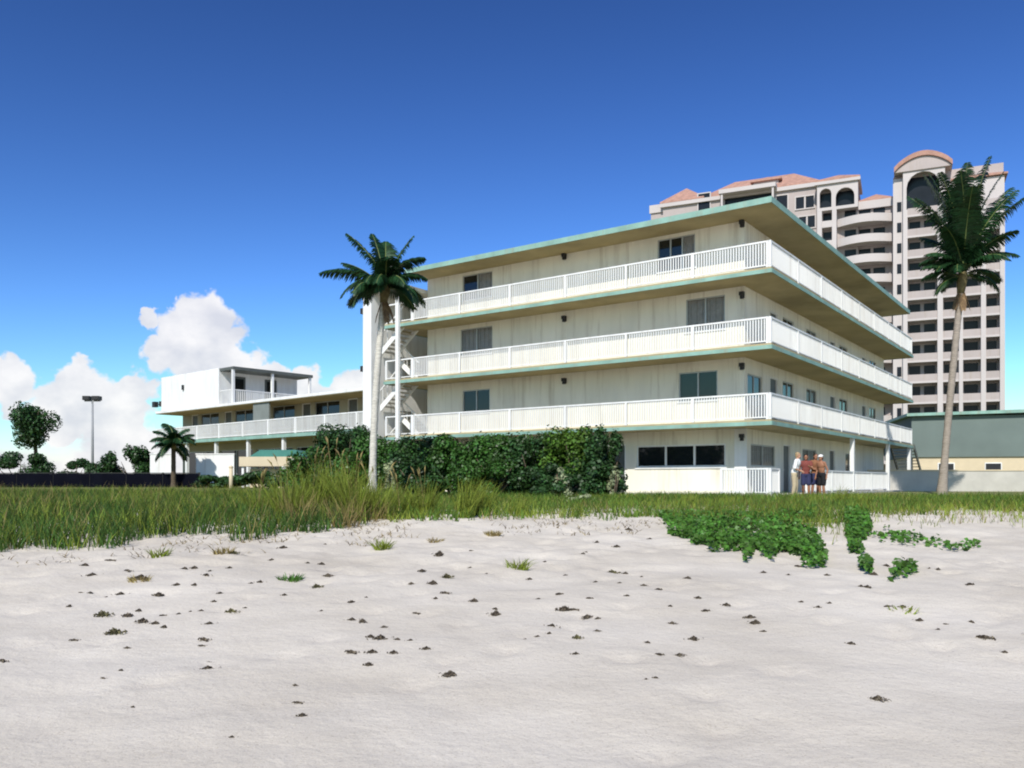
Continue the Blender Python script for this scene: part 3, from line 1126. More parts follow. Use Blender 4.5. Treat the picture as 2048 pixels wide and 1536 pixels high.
def build_tower():
    ST = 3.02
    # storey floors counted down from the ones seen: right bay dark rows at y 535 + 41 k
    # ---------- left block
    uL0, uL1 = tu(1326), tu(1634)
    zL = tz(1480, 386)
    part('wall', 'tower_wall', tower, (uL0, uL1, 0.0, 16, 0, zL))
    part('cornice', 'tower_trim', tower, (uL0 - 0.4, uL1 + 0.05, -0.45, -0.003, zL - 0.7, zL - 0.1))
    ut0, ut1 = tu(1300), tu(1326)
    part('terrace_wall', 'tower_wall', tower, (ut0, ut1 - 0.01, 0.6, 14, 0, tz(1312, 418)))
    for px0, px1 in ((1300, 1313),):
        part('terrace_parapet', 'tower_trim', tower, (ut0 - 0.2, ut1 - 0.02, 0.35, 0.59, tz(1312, 424), tz(1312, 408)))
    hip_roof(tower, uL0 + 0.2, tu(1400), 0.5, 7, zL + 0.02, 3.2, 0.7)
    hip_roof(tower, tu(1400) + 1.4, tu(1628), 0.9, 8, zL + 0.03, 3.4, 0.9)
    part('roof_block', 'tower_wall', tower, (tu(1505), tu(1555), 1.2, 6, zL + 0.2, zL + 1.7))
    hip_roof(tower, tu(1505), tu(1555), 1.2, 6, zL + 1.71, 1.3, 0.5)

    def twin(px0, px1, py0, py1, v=0.0, panes=1, m='tower_glass'):
        u0, za = tw(px0, py1, v)
        u1, zb = tw(px1, py0, v)
        y = -v
        fr = 0.18
        w = MB()
        w.box(u0 - fr, u1 + fr, y - 0.16, y - 0.003, za - fr, za)
        w.box(u0 - fr, u1 + fr, y - 0.16, y - 0.003, zb, zb + fr)
        w.box(u0 - fr, u0, y - 0.16, y - 0.003, za, zb)
        w.box(u1, u1 + fr, y - 0.16, y - 0.003, za, zb)
        st = (u1 - u0) / panes
        for i in range(1, panes):
            w.box(u0 + st * i - 0.12, u0 + st * i + 0.12, y - 0.12, y - 0.003, za, zb)
        o = w.build('window', 'tower_trim', tower)
        for i in range(panes):
            part('pane', m, o, (u0 + st * i + (0.12 if i else 0), u0 + st * (i + 1) - (0.12 if i < panes - 1 else 0), y - 0.06, y - 0.002, za, zb))
    twin(1397, 1420, 386, 424)
    twin(1553, 1575, 390, 420)
    twin(1592, 1628, 391, 419, panes=2)
    for k in range(1, 8):
        dy = 37 * k
        twin(1397, 1420, 388 + dy, 420 + dy)
        twin(1460, 1535, 390 + dy, 420 + dy, panes=3)
        twin(1555, 1576, 394 + dy, 420 + dy)
        twin(1598, 1630, 394 + dy, 421 + dy, panes=2)
    # recessed loggia under the left roof
    u0, u1 = tu(1450), tu(1547)
    part('loggia', 'tower_glass', tower, (u0, u1, -0.05, -0.004, tz(1500, 420), tz(1500, 390)))
    lg = part('loggia_roof', 'tower_trim', tower, (u0 - 0.6, u1 + 0.6, -2.2, -0.055, tz(1500, 388), tz(1500, 380)))
    part('column', 'tower_trim', lg, (u0 - 0.3, u0, -2.0, -1.7, tz(1500, 424), tz(1500, 388) - 0.01))
    part('column', 'tower_trim', lg, (u1, u1 + 0.3, -2.0, -1.7, tz(1500, 424), tz(1500, 388) - 0.01))
    part('loggia_parapet', 'tower_trim', lg, (u0 - 0.3, u1 + 0.3, -2.1, -2.001, tz(1500, 424) - 0.6, tz(1500, 412)))
    # ---------- middle bay with twin arched loggia
    vM = 2.2
    uM0, uM1 = tu(1634, vM), tu(1716, vM)
    zM = tz(1675, 366, vM)
    zA = tz(1675, 418, vM)
    part('wall', 'tower_wall', tower, (uM0 + 0.02, uM1 - 0.02, -vM + 1.6, 14, 0, zM - 0.01))
    aw = MB()
    c1, c2 = tu(1651, vM), tu(1690, vM)
    s1 = tz(1675, 412, vM)
    arch_wall(aw, uM0, uM1, zA, zM, [(c1, 0.85, s1, tz(1651, 388, vM)), (c2, 1.32, s1, tz(1690, 392, vM))], -vM, -vM + 0.4)
    aw.build('arcade', 'tower_trim', tower)
    for c_, hw in ((c1, 0.95), (c2, 1.42)):
        part('arcade_glazing', 'tower_glass', tower, (c_ - hw, c_ + hw, -vM + 1.52, -vM + 1.594, s1 + 0.3, zM - 0.9))
    part('arcade_side', 'tower_trim', tower, (uM0, uM0 + 0.35, -vM + 0.402, -vM + 1.599, zA, zM), (uM1 - 0.35, uM1, -vM + 0.402, -vM + 1.599, zA, zM))
    part('arcade_floor', 'tower_trim', tower, (uM0 + 0.36, uM1 - 0.36, -vM + 0.402, -vM + 1.598, zA, zA + 0.2))
    part('arcade_ceiling', 'tower_trim', tower, (uM0 + 0.36, uM1 - 0.36, -vM + 0.402, -vM + 1.598, zM - 0.3, zM - 0.02))
    part('cornice', 'tower_trim', tower, (uM0 - 0.35, uM1 + 0.35, -vM - 0.35, 5, zM + 0.005, zM + 0.45))
    hip_roof(tower, uM0, uM1, -vM, 5, zM + 0.455, 1.7, 0.3)
    # pillar between the bays runs down
    part('pillar', 'tower_trim', tower, (tu(1664, vM), tu(1673, vM), -vM, -vM + 1.599, 0, zA - 0.003))
    part('pillar', 'tower_trim', tower, (uM0, uM0 + 0.7, -vM, -vM + 1.599, 0, zA - 0.003))
    # ---------- link with curved balconies, x 1673..1785
    uC0, uC1 = tu(1674, vM), tu(1786)
    zC = tz(1745, 402)
    part('wall', 'tower_wall', tower, (uM1, uC1, 0.0, 14, 0, zC))
    part('parapet', 'tower_trim', tower, (uM1, uC1, -0.5, -0.003, zC - 1.2, zC))
    hip_roof(tower, uM1 + 0.3, uC1 - 0.3, 0.4, 7, zC + 0.02, 1.7, 0.4)
    zk0 = tz(1730, 450)
    k = 0
    while zk0 - ST * k > 4:
        zs = zk0 - ST * k
        # bow fronted slab and balustrade
        n = 12
        def bow(d):
            pts = [(uC1 - 0.1, 0.0 - 0.003), (uC0, 0.0 - 0.003)]
            for i in range(n + 1):
                t = i / n
                pts.append((uC0 + (uC1 - 0.1 - uC0) * t, -0.5 - d * (math.sin(math.pi * (0.12 + 0.76 * t)))))
            return pts[::-1][::-1]
        sl = MB().prism(bow(2.3), zs - 0.25, zs)
        b = sl.build('balcony_slab', 'tower_trim', tower)
        o = bow(2.3)[2:]
        i_ = [(x, y + 0.15) for x, y in o]
        bal = MB()
        for (p, q, r, s) in zip(o[:-1], o[1:], i_[1:], i_[:-1]):
            bal.prism([p, q, r, s], zs + 0.003, zs + 0.95)
        bal.build('balustrade', 'tower_trim', b)
        uu = np.linspace(uC0 + 0.8, uC1 - 0.9, 4)
        for a, c in zip(uu[:-1], uu[1:]):
            part('balcony_door', 'tower_glass', tower, (a + 0.2, c - 0.2, (-vM + 1.6 if c < uM1 else 0.0) - 0.06, (-vM + 1.6 if c < uM1 else 0.0) - 0.004, zs + 0.05, zs + 2.35))
        # small opening left of the pillar
        part('window', 'tower_glass', tower, (tu(1645, vM), tu(1662, vM), -vM + 1.53, -vM + 1.598, zs + 0.9, zs + 2.4))
        part('balcony_slab', 'tower_trim', tower, (uM0 + 0.71, tu(1664, vM) - 0.01, -vM + 0.1, -vM + 1.597, zs - 0.25, zs + 0.75))
        k += 1
    # ---------- right tower with the big arch
    vR = 4.0
    uR0, uR1 = tu(1786, vR), tu(2010, vR)
    zR = tz(1850, 338, vR)
    zAr = tz(1850, 415, vR)
    part('wall', 'tower_wall', tower, (uR0 + 0.02, uR1, -vR + 1.8, 14, 0, zR - 0.02))
    pr = MB()
    uc = tu(1846, vR)
    arch_wall(pr, tu(1806, vR), tu(1890, vR), zAr, zR - 0.05, [(uc, 2.15, zAr, tz(1846, 372, vR))], -vR, -vR + 0.45)
    pr.build('big_arch', 'tower_trim', tower)
    part('arch_glazing', 'tower_glass', tower, (uc - 2.4, uc + 2.4, -vR + 1.72, -vR + 1.79, zAr + 0.3, tz(1846, 372, vR) + 1.9))
    part('arch_side', 'tower_trim', tower, (uR0, tu(1806, vR) - 0.003, -vR + 0.9, -vR + 1.79, 0, zR - 0.6))
    part('arch_side', 'tower_trim', tower, (tu(1890, vR) + 0.003, uR1, -vR + 0.6, -vR + 1.79, zAr - 4, zR - 2.2))
    # curved gable over the arch
    g = MB()
    ug0, ug1 = tu(1788, vR), tu(1905, vR)
    pts = []
    for i in range(13):
        t = i / 12
        pts.append((ug0 + (ug1 - ug0) * t, zR - 0.04 + 1.9 * math.sin(math.pi * t) ** 0.8))
    g.prism_y(pts, -vR - 0.25, 5)
    g.build('gable', 'tower_wall', tower)
    g = MB()
    up = [(x, z + 0.02) for x, z in pts]
    hi = [(x, z + 0.7) for x, z in pts]
    for a, b, c, d in zip(up[:-1], up[1:], hi[1:], hi[:-1]):
        g.prism_y([a, b, c, d], -vR - 0.55, 5.2)
    g.build('roof', 'roof_tile', tower)
    hip_roof(tower, tu(1908, vR), uR1, -vR + 0.6, 8, zR - 2.1, 1.6, 0.4)
    pil = [(1806, 1815), (1875, 1886), (1918, 1926), (1962, 1972), (2000, 2010)]
    for a, b in pil:
        part('pillar', 'tower_trim', tower, (tu(a, vR), tu(b, vR), -vR - 0.05, -vR + 1.795, 0, zAr - 0.003))
    bays = [(1815, 1875), (1886, 1918), (1926, 1962), (1972, 2000)]
    k = 0
    z0 = tz(1850, 552, vR)
    tops = int((zAr - z0) / ST)
    for k in range(-tops, 14):
        zs = z0 - ST * k
        if zs < 4:
            break
        for a, b in bays:
            ua, ub = tu(a, vR) + 0.004, tu(b, vR) - 0.004
            s = part('balcony_slab', 'tower_trim', tower, (ua, ub, -vR + 0.08, -vR + 1.796, zs - 0.28, zs))
            part('balustrade', 'tower_wall', s, (ua, ub, -vR + 0.12, -vR + 0.24, zs + 0.003, zs + 0.98))
            nn = 2 if ub - ua > 3 else 1
            for j in range(nn):
                p = ua + (ub - ua) * j / nn + 0.25
                q = ua + (ub - ua) * (j + 1) / nn - 0.25
                part('balcony_door', 'tower_glass', tower, (p, q, -vR + 1.74, -vR + 1.797, zs + 0.05, zs + 2.4))
        part('window', 'tower_glass', tower, (tu(1794, vR), tu(1803, vR), -vR + 0.84, -vR + 0.898, zs + 0.9, zs + 2.3))


build_tower()


# ------------------------------------------------------------------ low teal building and yard on the right
def build_right():
    p = at(1826, 900, 60)
    t = thing('teal_building', 'low building with grey teal upper wall beyond the gallery end, under the tower', 'building', (p.x, p.y, gz(p.x, p.y)), math.radians(-14))
    part('lower_wall', 'tan_paint', t, (0, 18, 0, 10, -0.3, 2.3))
    part('upper_wall', 'teal_wall', t, (-0.12, 18.12, -0.12, 10.1, 2.303, 5.2))
    mb = MB()
    mb.prism_y([(-0.5, 5.203), (18.6, 5.5), (18.6, 5.75), (-0.5, 5.4)], -0.5, 10.6)
    mb.build('roof', 'teal_paint', t)
    for x in (1.6, 4.6, 7.6):
        w = part('window', 'white_paint', t, (x, x + 0.07, -0.05, -0.003, 0.7, 1.9), (x + 1.03, x + 1.1, -0.05, -0.003, 0.7, 1.9), (x + 0.07, x + 1.03, -0.05, -0.003, 0.7, 0.77), (x + 0.07, x + 1.03, -0.05, -0.003, 1.83, 1.9))
        part('pane', 'glass_dark', w, (x + 0.07, x + 1.03, -0.03, -0.003, 0.77, 1.83))
    # white yard wall behind the side gallery end
    q = at(1795, 980, 47)
    w = thing('yard_wall', 'low grey wall past the far end of the side gallery', 'wall', (q.x, q.y, gz(q.x, q.y)), math.radians(-8))
    part('wall_body', 'concrete', w, (-1.5, 14, 0, 0.2, -0.3, 1.15))
    part('coping', 'tan_paint', w, (-1.55, 14.05, -0.04, 0.24, 1.153, 1.22))


build_right()


# ------------------------------------------------------------------ left yard: dark fence, cabana, lamp posts
def build_left():
    # dark windscreen fence
    a = at(-260, 975, 46)
    b = at(398, 975, 46)
    f = thing('windscreen_fence', 'low black fabric screened fence at the left edge of the lawn', 'fence', (a.x, a.y, gz(-20, 46)), 0)
    L = b.x - a.x
    n = 9
    z0 = 0.0
    for i in range(n + 1):
        part('post', 'dark_metal', f, (L * i / n - 0.04, L * i / n + 0.04, 0.03, 0.11, -0.2, 0.84))
    for i in range(n):
        part('fabric_panel', 'fence_dark', f, (L * i / n + 0.02, L * (i + 1) / n - 0.02, 0.0, 0.028, 0.02, 0.78))
    part('top_rail', 'dark_metal', f, (0, L, 0.03, 0.07, 0.79, 0.83))
    # cabana
    p = at(478, 960, 44)
    c = thing('pool_cabana', 'flat roofed cabana with tan fascia and teal canopy in front of the low wing', 'cabana', (p.x, p.y, gz(p.x, p.y)), math.radians(-3))
    W = 3.5
    h = gz(p.x, p.y)
    part('fascia', 'tan_paint', c, (0, W, 0, 0.08, 2.42 - h, 2.92 - h), (0, 0.08, 0.082, 3, 2.42 - h, 2.92 - h), (W - 0.08, W, 0.082, 3, 2.42 - h, 2.92 - h))
    part('roof_deck', 'tan_paint', c, (0.08, W - 0.08, 0.082, 3, 2.8 - h, 2.9 - h))
    mb = MB()
    mb.prism_y([(0.3, 2.925 - h), (W - 0.1, 2.925 - h), (W - 0.7, 3.3 - h), (0.9, 3.3 - h)], 0.6, 2.8)
    mb.build('canopy', 'awning_teal', c)
    for x in (0.1, W - 0.22):
        for y in (0.1, 2.8):
            part('post', 'white_paint', c, (x, x + 0.12, y, y + 0.12, 0, 2.419 - h))
    part('counter', 'tan_paint', c, (0.4, W - 0.4, 0.5, 1.0, 0, 1.0))
    # white screen wall stubs in front of the wing ground floor
    for px0, px1, lab in ((300, 345, 'short white garden wall beside the small fan palm'), (392, 468, 'white garden wall between the small fan palm and the cabana')):
        p = at(px0, 940, 47.5)
        q = at(px1, 940, 47.5)
        w = thing('garden_wall', lab, 'wall', (p.x, p.y, gz(p.x, p.y)), 0, 'white garden walls')
        L = q.x - p.x
        part('wall_body', 'white_paint', w, (0, L, 0, 0.18, -0.2, 3.15 - gz(p.x, p.y)))
        part('coping', 'white_paint', w, (-0.03, L + 0.03, -0.03, 0.21, 3.153 - gz(p.x, p.y), 3.21 - gz(p.x, p.y)))
    # short post in the lawn
    p = at(462, 975, 40)
    o = thing('bollard', 'short pale post in the dark greenery left of the hedge', 'post', (p.x, p.y, gz(p.x, p.y)))
    MB().tube([(0, 0, -0.1), (0, 0, 1.05)], 0.09, 12).build('shaft', 'tan_paint', o, True)
    MB().lathe([(0.11, 1.051), (0.11, 1.1), (0.05, 1.16)], n=12).build('cap', 'tan_paint', o)
    # lamp post
    p = at(185, 940, 58)
    h = gz(p.x, p.y)
    zt = at(185, 803, 58).z - h
    l = thing('lamp_post', 'thin grey lamp post with twin dark floodlights against the clouds', 'lamp post', (p.x, p.y, h))
    MB().tube([(0, 0, 0), (0, 0, zt * 0.5), (0, 0, zt)], [0.10, 0.085, 0.06], 12).build('pole', 'pole_grey', l, True)
    part('crossarm', 'pole_grey', l, (-0.55, 0.55, -0.04, 0.04, zt, zt + 0.08))
    for s in (-1, 1):
        mb = MB()
        mb.box(s * 0.32 - 0.24, s * 0.32 + 0.24, -0.3, 0.2, zt + 0.082, zt + 0.36)
        o = mb.build('floodlight', 'dark_metal', l)
        part('lens', 'glass_dark', o, (s * 0.32 - 0.2, s * 0.32 + 0.2, -0.32, -0.301, zt + 0.11, zt + 0.33))


build_left()


# ------------------------------------------------------------------ palms
def frond_mesh(length, droop, lift, width=0.55, nl=58, twist=0.0):
    """one feather frond growing along +x from the origin; lift = start angle, droop = total bend"""
    n = 18
    pts, tan = [Vector((0, 0, 0))], []
    for i in range(n):
        t = i / n
        a = lift - droop * t ** 1.25
        d = Vector((math.cos(a), 0, math.sin(a)))
        tan.append(d)
        pts.append(pts[-1] + d * length / n)
    tan.append(tan[-1])
    rib = MB()
    rib.tube(pts, [0.028 * (1 - 0.85 * i / n) + 0.004 for i in range(n + 1)], 5)
    V, F = [], []
    for i in range(nl):
        t = 0.13 + 0.86 * i / (nl - 1)
        k = t * n
        j = min(int(k), n - 1)
        p = pts[j].lerp(pts[j + 1], k - j)
        d = tan[j]
        up = Vector((-d.z, 0, d.x))
        ll = width * (math.sin(math.pi * min(1, 0.16 + 0.84 * t)) ** 0.6) * (0.85 + 0.3 * random.random()) + 0.1
        for s in (-1, 1):
            side = Vector((0, s, 0))
            dr = (side * 0.82 + d * 0.62 + up * (0.22 + 0.15 * random.random())).normalized()
            w = 0.029
            b = len(V)
            q = p.copy()
            cur = dr.copy()
            for e in range(4):
                ww = w * (1, 1.1, 0.8, 0.12)[e]
                V += [tuple(q - d * ww), tuple(q + d * ww)]
                cur = (cur + Vector((0, 0, -0.30 - 0.22 * random.random()))).normalized()
                q = q + cur * ll / 3
            for e in range(3):
                F.append((b + 2 * e, b + 2 * e + 1, b + 2 * e + 3, b + 2 * e + 2))
    me = bpy.data.meshes.new('frond')
    o = len(rib.v)
    me.from_pydata(rib.v + V, [], rib.f + [tuple(i + o for i in f) for f in F])
    me.materials.append(M['palm_leaf'])
    me.materials.append(M['palm_rib'])
    mi = [1] * len(rib.f) + [0] * len(F)
    me.polygons.foreach_set('material_index', mi)
    me.update()
    return me


def palm(name, label, base, top, rad, fronds, bend=0.3, sheath=1.1, group=None, bark='palm_bark', fscale=1.0, low=1.0, dead=()):
    """fronds: (azimuth deg, lift deg, droop deg, length)"""
    t = thing(name, label, 'palm tree', base, 0, group)
    top = Vector(top) - Vector(base)
    n = 22
    pts, rr = [], []
    for i in range(n + 1):
        q = i / n
        p = Vector((top.x * (q + bend * q * (1 - q)), top.y * q, top.z * q - 0.15 * (1 - q)))
        pts.append(p)
        rr.append(rad * (1.28 - 0.45 * min(1, q * 6) if q < 0.17 else 0.83 - 0.12 * q) * (1 + 0.03 * math.sin(i * 2.3)))
    mb = MB()
    fine, fr = [], []
    for i in range(n):
        for s in range(4):
            q = s / 4
            fine.append(pts[i].lerp(pts[i + 1], q))
            fr.append((rr[i] * (1 - q) + rr[i + 1] * q) * (1.05 if s == 0 else 0.98))
    fine.append(pts[-1])
    fr.append(rr[-1])
    mb.tube(fine, fr, 12)
    mb.build('trunk', bark, t, True)
    sh = MB()
    d = (pts[-1] - pts[-2]).normalized()
    e = pts[-1]
    sh.tube([e - d * 0.15, e + d * sheath * 0.3, e + d * sheath * 0.7, e + d * sheath], [rad * 0.8, rad * 1.15, rad * 0.8, rad * 0.3], 10)
    sh.build('crown_shaft', 'palm_sheath', t, True)
    c = e + d * sheath * 0.55
    for az, lift, droop, ln in fronds:
        ln *= fscale * (low if lift < 68 else 1.0)
        o = link('frond', frond_mesh(ln, math.radians(droop), math.radians(lift), width=0.26 * ln ** 0.6 + 0.1), None, t)
        o.location = c + d * random.uniform(-0.2, 0.25)
        o.rotation_euler = (random.uniform(-0.25, 0.25), 0, math.radians(az))
    for az, lift in dead:
        me = frond_mesh(1.0, math.radians(14), math.radians(lift), width=0.22, nl=30)
        me.materials.clear()
        me.materials.append(M['palm_dead'])
        me.materials.append(M['palm_dead'])
        o = link('dead_frond', me, None, t)
        o.location = e + d * 0.1
        o.rotation_euler = (0, 0, math.radians(az))
    return t


def build_palms():
    b = at(745, 990, 30.5)
    b.z = gz(b.x, b.y)
    d = b.y
    top = at(768, 598, d)
    # azimuth 0 = to the right of the picture, 180 = left, 270 = towards the camera
    fr = [(172, 62, 25, 2.5), (150, 82, 18, 2.45), (20, 70, 18, 2.45), (95, 78, 30, 2.2), (350, 62, 70, 2.1), (10, 45, 80, 1.9), (185, 38, 62, 2.9),
          (172, 50, 40, 2.2), (200, 10, 80, 2.2), (215, -5, 75, 2.1), (325, 12, 90, 2.0), (340, -10, 70, 2.0), (355, 20, 110, 1.8), (270, 30, 90, 2.3),
          (240, 25, 95, 2.2), (300, 30, 90, 2.2), (90, 40, 90, 2.3), (60, 25, 95, 2.2), (130, 20, 95, 2.2), (255, 35, 95, 2.1), (285, 55, 90, 2.1),
          (160, 5, 70, 2.0), (20, 5, 80, 2.0), (265, 5, 80, 1.9)]
    palm('coconut_palm', 'slender coconut palm with pale trunk in front of the stair tower', b, top, 0.165, fr, bend=-1.0, sheath=0.9, fscale=0.86, dead=((190, -66), (300, -70), (350, -64)))
    b2 = at(1883, 978, 35.5)
    b2.z = gz(b2.x, b2.y)
    top2 = at(1922, 580, 35.5)
    fr2 = [(165, 60, 95, 3.1), (180, 45, 80, 3.0), (170, 75, 40, 4.2), (150, 84, 25, 4.9), (100, 86, 15, 4.8), (40, 84, 20, 4.9), (10, 78, 40, 4.6), (0, 62, 50, 4.2),
           (350, 50, 80, 3.8), (15, 35, 90, 3.5), (330, 70, 40, 4.4), (280, 78, 35, 4.2), (250, 72, 45, 4.3), (220, 66, 60, 3.9), (195, 25, 85, 2.5), (300, 40, 90, 3.4),
           (235, 35, 95, 3.0), (60, 60, 60, 4.0), (120, 65, 50, 4.2), (90, 30, 90, 3.2), (185, 0, 80, 2.3), (340, 5, 90, 2.8), (160, 80, 25, 5.0), (200, 82, 30, 4.6), (80, 80, 30, 5.0), (20, 72, 30, 4.8), (340, 80, 25, 4.9), (270, 84, 20, 4.8), (0, 86, 15, 5.1), (130, 76, 35, 4.6), (225, 78, 35, 4.5), (175, 30, 70, 2.7), (188, 52, 75, 3.2), (310, 60, 60, 4.0)]
    palm('tall_coconut_palm', 'tall coconut palm with upswept crown at the right, before the tower', b2, top2, 0.18, fr2, bend=-0.15, sheath=1.3, bark='palm_bark_brown', fscale=0.9, low=0.7, dead=((200, -62), (330, -66), (260, -70)))
    # small fan palm by the wing
    p = at(347, 945, 45.5)
    h = gz(p.x, p.y)
    fr3 = [(a, l, 70, 1.25) for a, l in ((0, 20), (45, 35), (95, 30), (140, 25), (180, 20), (220, 30), (265, 30), (310, 25), (20, 60), (110, 65), (200, 62), (290, 60), (340, -15), (190, -15), (250, -10), (70, -10), (150, 75), (30, 80))]
    palm('small_palm', 'small bushy palm with short trunk in front of the low wing', (p.x, p.y, h), at(347, 893, 45.5), 0.16, fr3, bend=0, sheath=0.4, bark='bark')


build_palms()


# ------------------------------------------------------------------ shrubs
def shrub(name, label, base, rx, ry, h, n, size, m, group=None, lobes=16, ground_gap=0.05, cat='shrub'):
    t = thing(name, label, cat, base, 0, group)
    st = MB()
    for k in range(6):
        a = random.uniform(0, 6.28)
        r = random.uniform(0.2, 0.75)
        p = Vector((rx * r * math.cos(a), ry * r * math.sin(a), h * random.uniform(0.45, 0.8)))
        st.tube([(p.x * 0.1, p.y * 0.1, -0.1), (p.x * 0.5, p.y * 0.45, p.z * 0.5), p], [0.05, 0.035, 0.012], 6)
    st.build('stems', 'bark', t, True)
    C, R = [], []
    for k in range(lobes):
        a = RNG.random() * 6.28
        r = math.sqrt(RNG.random()) * 0.78
        zz = RNG.uniform(0.12, 0.88)
        rr = RNG.uniform(0.24, 0.40) * (1 - 0.25 * zz)
        w = 1 - max(0, zz - 0.55) * 0.9
        C.append((rx * r * math.cos(a) * w, ry * r * math.sin(a) * w, h * zz))
        R.append((rx * rr, ry * rr, min(h * rr * 0.75, h * (1.0 - zz) + 0.08)))
    C, R = np.array(C), np.array(R)
    k = RNG.integers(0, lobes, n)
    d = unit(RNG.normal(size=(n, 3)))
    q = RNG.random(n) ** 0.35 * np.where(RNG.random(n) < 0.12, RNG.uniform(1.0, 1.35, n), 1.0)
    P = C[k] + d * R[k] * q[:, None]
    P[:, 2] = np.maximum(P[:, 2], ground_gap)
    Nn = unit(d + 0.9 * RNG.normal(size=(n, 3)) * 0.6 + np.array([0, 0, 0.5]))
    v, f = leaves_mesh(P, Nn, size, 0.8)
    np_mesh('crown', v, f, m, t)
    return t


def build_shrubs():
    g = 'sea grape shrubs massed along the front'
    rows = [  # px, py top, depth, half width m, leaf material, label
        (640, 892, 38.5, 1.25, 'sea_grape_leaf', 'green shrub at the left end of the hedge, lower than its neighbour'),
        (690, 850, 38.0, 1.1, 'dark_leaf', 'dark tall shrub just left of the coconut palm trunk'),
        (728, 862, 37.0, 0.9, 'sea_grape_leaf', 'green shrub directly behind the coconut palm trunk'),
        (792, 876, 36.0, 1.35, 'sea_grape_leaf', 'first hedge shrub right of the coconut palm'),
        (862, 870, 35.2, 1.25, 'dark_leaf', 'dark second hedge shrub right of the coconut palm'),
        (935, 868, 34.4, 1.3, 'sea_grape_leaf', 'third hedge shrub right of the coconut palm'),
        (1005, 868, 33.6, 1.2, 'sea_grape_leaf', 'fourth hedge shrub right of the coconut palm, mid hedge'),
        (1070, 866, 32.8, 1.1, 'dark_leaf', 'dark hedge shrub left of the bright yellow green one'),
        (1150, 856, 31.6, 1.0, 'bright_leaf', 'bright yellow green shrub near the right end of the hedge'),
        (1204, 850, 30.8, 0.6, 'dark_leaf', 'dark upright shrub at the right end of the hedge, beside the door')]
    for px, pt, dep, rx, m, lab in rows:
        p = at(px, 980, dep)
        z = gz(p.x, p.y)
        h = at(px, pt, dep).z - z
        shrub('sea_grape_shrub', lab, (p.x, p.y, z), rx * 1.6, 1.6, h * 0.99, int(11000 * rx * h / 2.6), 0.12, m, g, lobes=34)
    low = [(840, 925, 33.4, 1.2, 'low rounded shrub in front of the left half of the hedge'), (990, 915, 32.0, 1.3, 'low rounded shrub in front of the hedge middle'),
           (1095, 925, 31.0, 1.1, 'low dark shrub in front of the hedge, beside the rounded pale plant'), (1180, 915, 30.0, 0.8, 'low dark shrub in front of the bright yellow green one'),
           (1120, 953, 29.2, 0.9, 'lowest shrub of the hedge foot, around the rounded pale plant')]
    for px, pt, dep, rx, lab in low:
        p = at(px, 980, dep)
        z = gz(p.x, p.y)
        h = at(px, pt, dep).z - z
        shrub('low_shrub', lab, (p.x, p.y, z), rx * 1.3, 0.9, h, int(5200 * rx), 0.115, 'dark_leaf' if rx < 1.25 else 'sea_grape_leaf', 'low shrubs before the hedge', lobes=14)
    far = [(212, 898, 49, 0.95, 'dark rounded bush behind the black fence, left of a pair'), (266, 893, 49, 0.85, 'dark rounded bush behind the black fence, right of a pair'),
           (303, 905, 49.5, 0.5, 'narrow dark bush against the left end of the low wing'), (150, 918, 52, 1.3, 'low grey green bush behind the black fence near the left edge'),
           (40, 905, 52, 1.8, 'broad dark bush behind the black fence at the far left'),
           (520, 944, 42.5, 1.4, 'low dark shrub in front of the cabana'), (590, 938, 41.5, 1.2, 'low green shrub at the right end of the cabana'),
           (430, 950, 43, 1.0, 'low green shrub at the right end of the black fence')]
    for px, pt, dep, rx, lab in far:
        p = at(px, 960, dep)
        z = gz(p.x, p.y)
        h = at(px, pt, dep).z - z
        shrub('garden_bush', lab, (p.x, p.y, z), rx * 1.35, rx * 1.1, h, int(4200 * rx), 0.14, 'dark_leaf', 'garden bushes on the left', lobes=12)
    for px, py, pt, dep, rx, lab in ((1228, 985, 932, 29.6, 0.28, 'narrow pale leaved plant at the right end of the hedge, by the dark door'),
                                     (1124, 968, 934, 29.0, 0.42, 'rounded pale leaved plant low in front of the dark right half of the hedge'),
                                     (779, 975, 925, 31.0, 0.28, 'pale leaved plant just right of the coconut palm trunk'),
                                     (1166, 1000, 990, 26.5, 0.5, 'low pale leaved ground plant in the grass before the hedge end')):
        p = at(px, py, dep)
        z = gz(p.x, p.y)
        shrub('pale_plant', lab, (p.x, p.y, z), rx, rx, max(0.15, at(px, pt, dep).z - z), 420, 0.11, 'pale_leaf', 'pale leaved plants', lobes=9)
    # round topped tree cut by the left edge
    p = at(70, 950, 56)
    z = gz(p.x, p.y)
    t = thing('round_tree', 'dark round crowned tree at the left edge beyond the lamp post', 'tree', (p.x, p.y, z))
    zc = at(70, 840, 56).z - z
    MB().tube([(0, 0, -0.1), (0.05, 0, zc * 0.5), (0, 0, zc)], [0.16, 0.12, 0.07], 10).build('trunk', 'bark', t, True)
    lb = MB()
    for k in range(7):
        a = k * 0.9
        lb.tube([(0, 0, zc * 0.62 + 0.1 * k), (0.5 * math.cos(a), 0.5 * math.sin(a), zc * 0.8 + 0.1 * k), (1.3 * math.cos(a), 1.3 * math.sin(a), zc + 0.1 * k)], [0.06, 0.04, 0.015], 6)
    lb.build('limbs', 'bark', t, True)
    n = 9000
    C = np.clip(RNG.normal(size=(18, 3)), -1.5, 1.5) * np.array([0.85, 0.85, 0.75]) * 0.85 + np.array([0, 0, zc - 0.25])
    k = RNG.integers(0, 18, n)
    d = unit(RNG.normal(size=(n, 3)))
    P = C[k] + d * (RNG.random(n) ** 0.4 * 0.78)[:, None]
    v, f = leaves_mesh(P, unit(d + RNG.normal(size=(n, 3)) * 0.6), 0.16, 0.7)
    np_mesh('crown', v, f, 'dark_leaf', t)


build_shrubs()


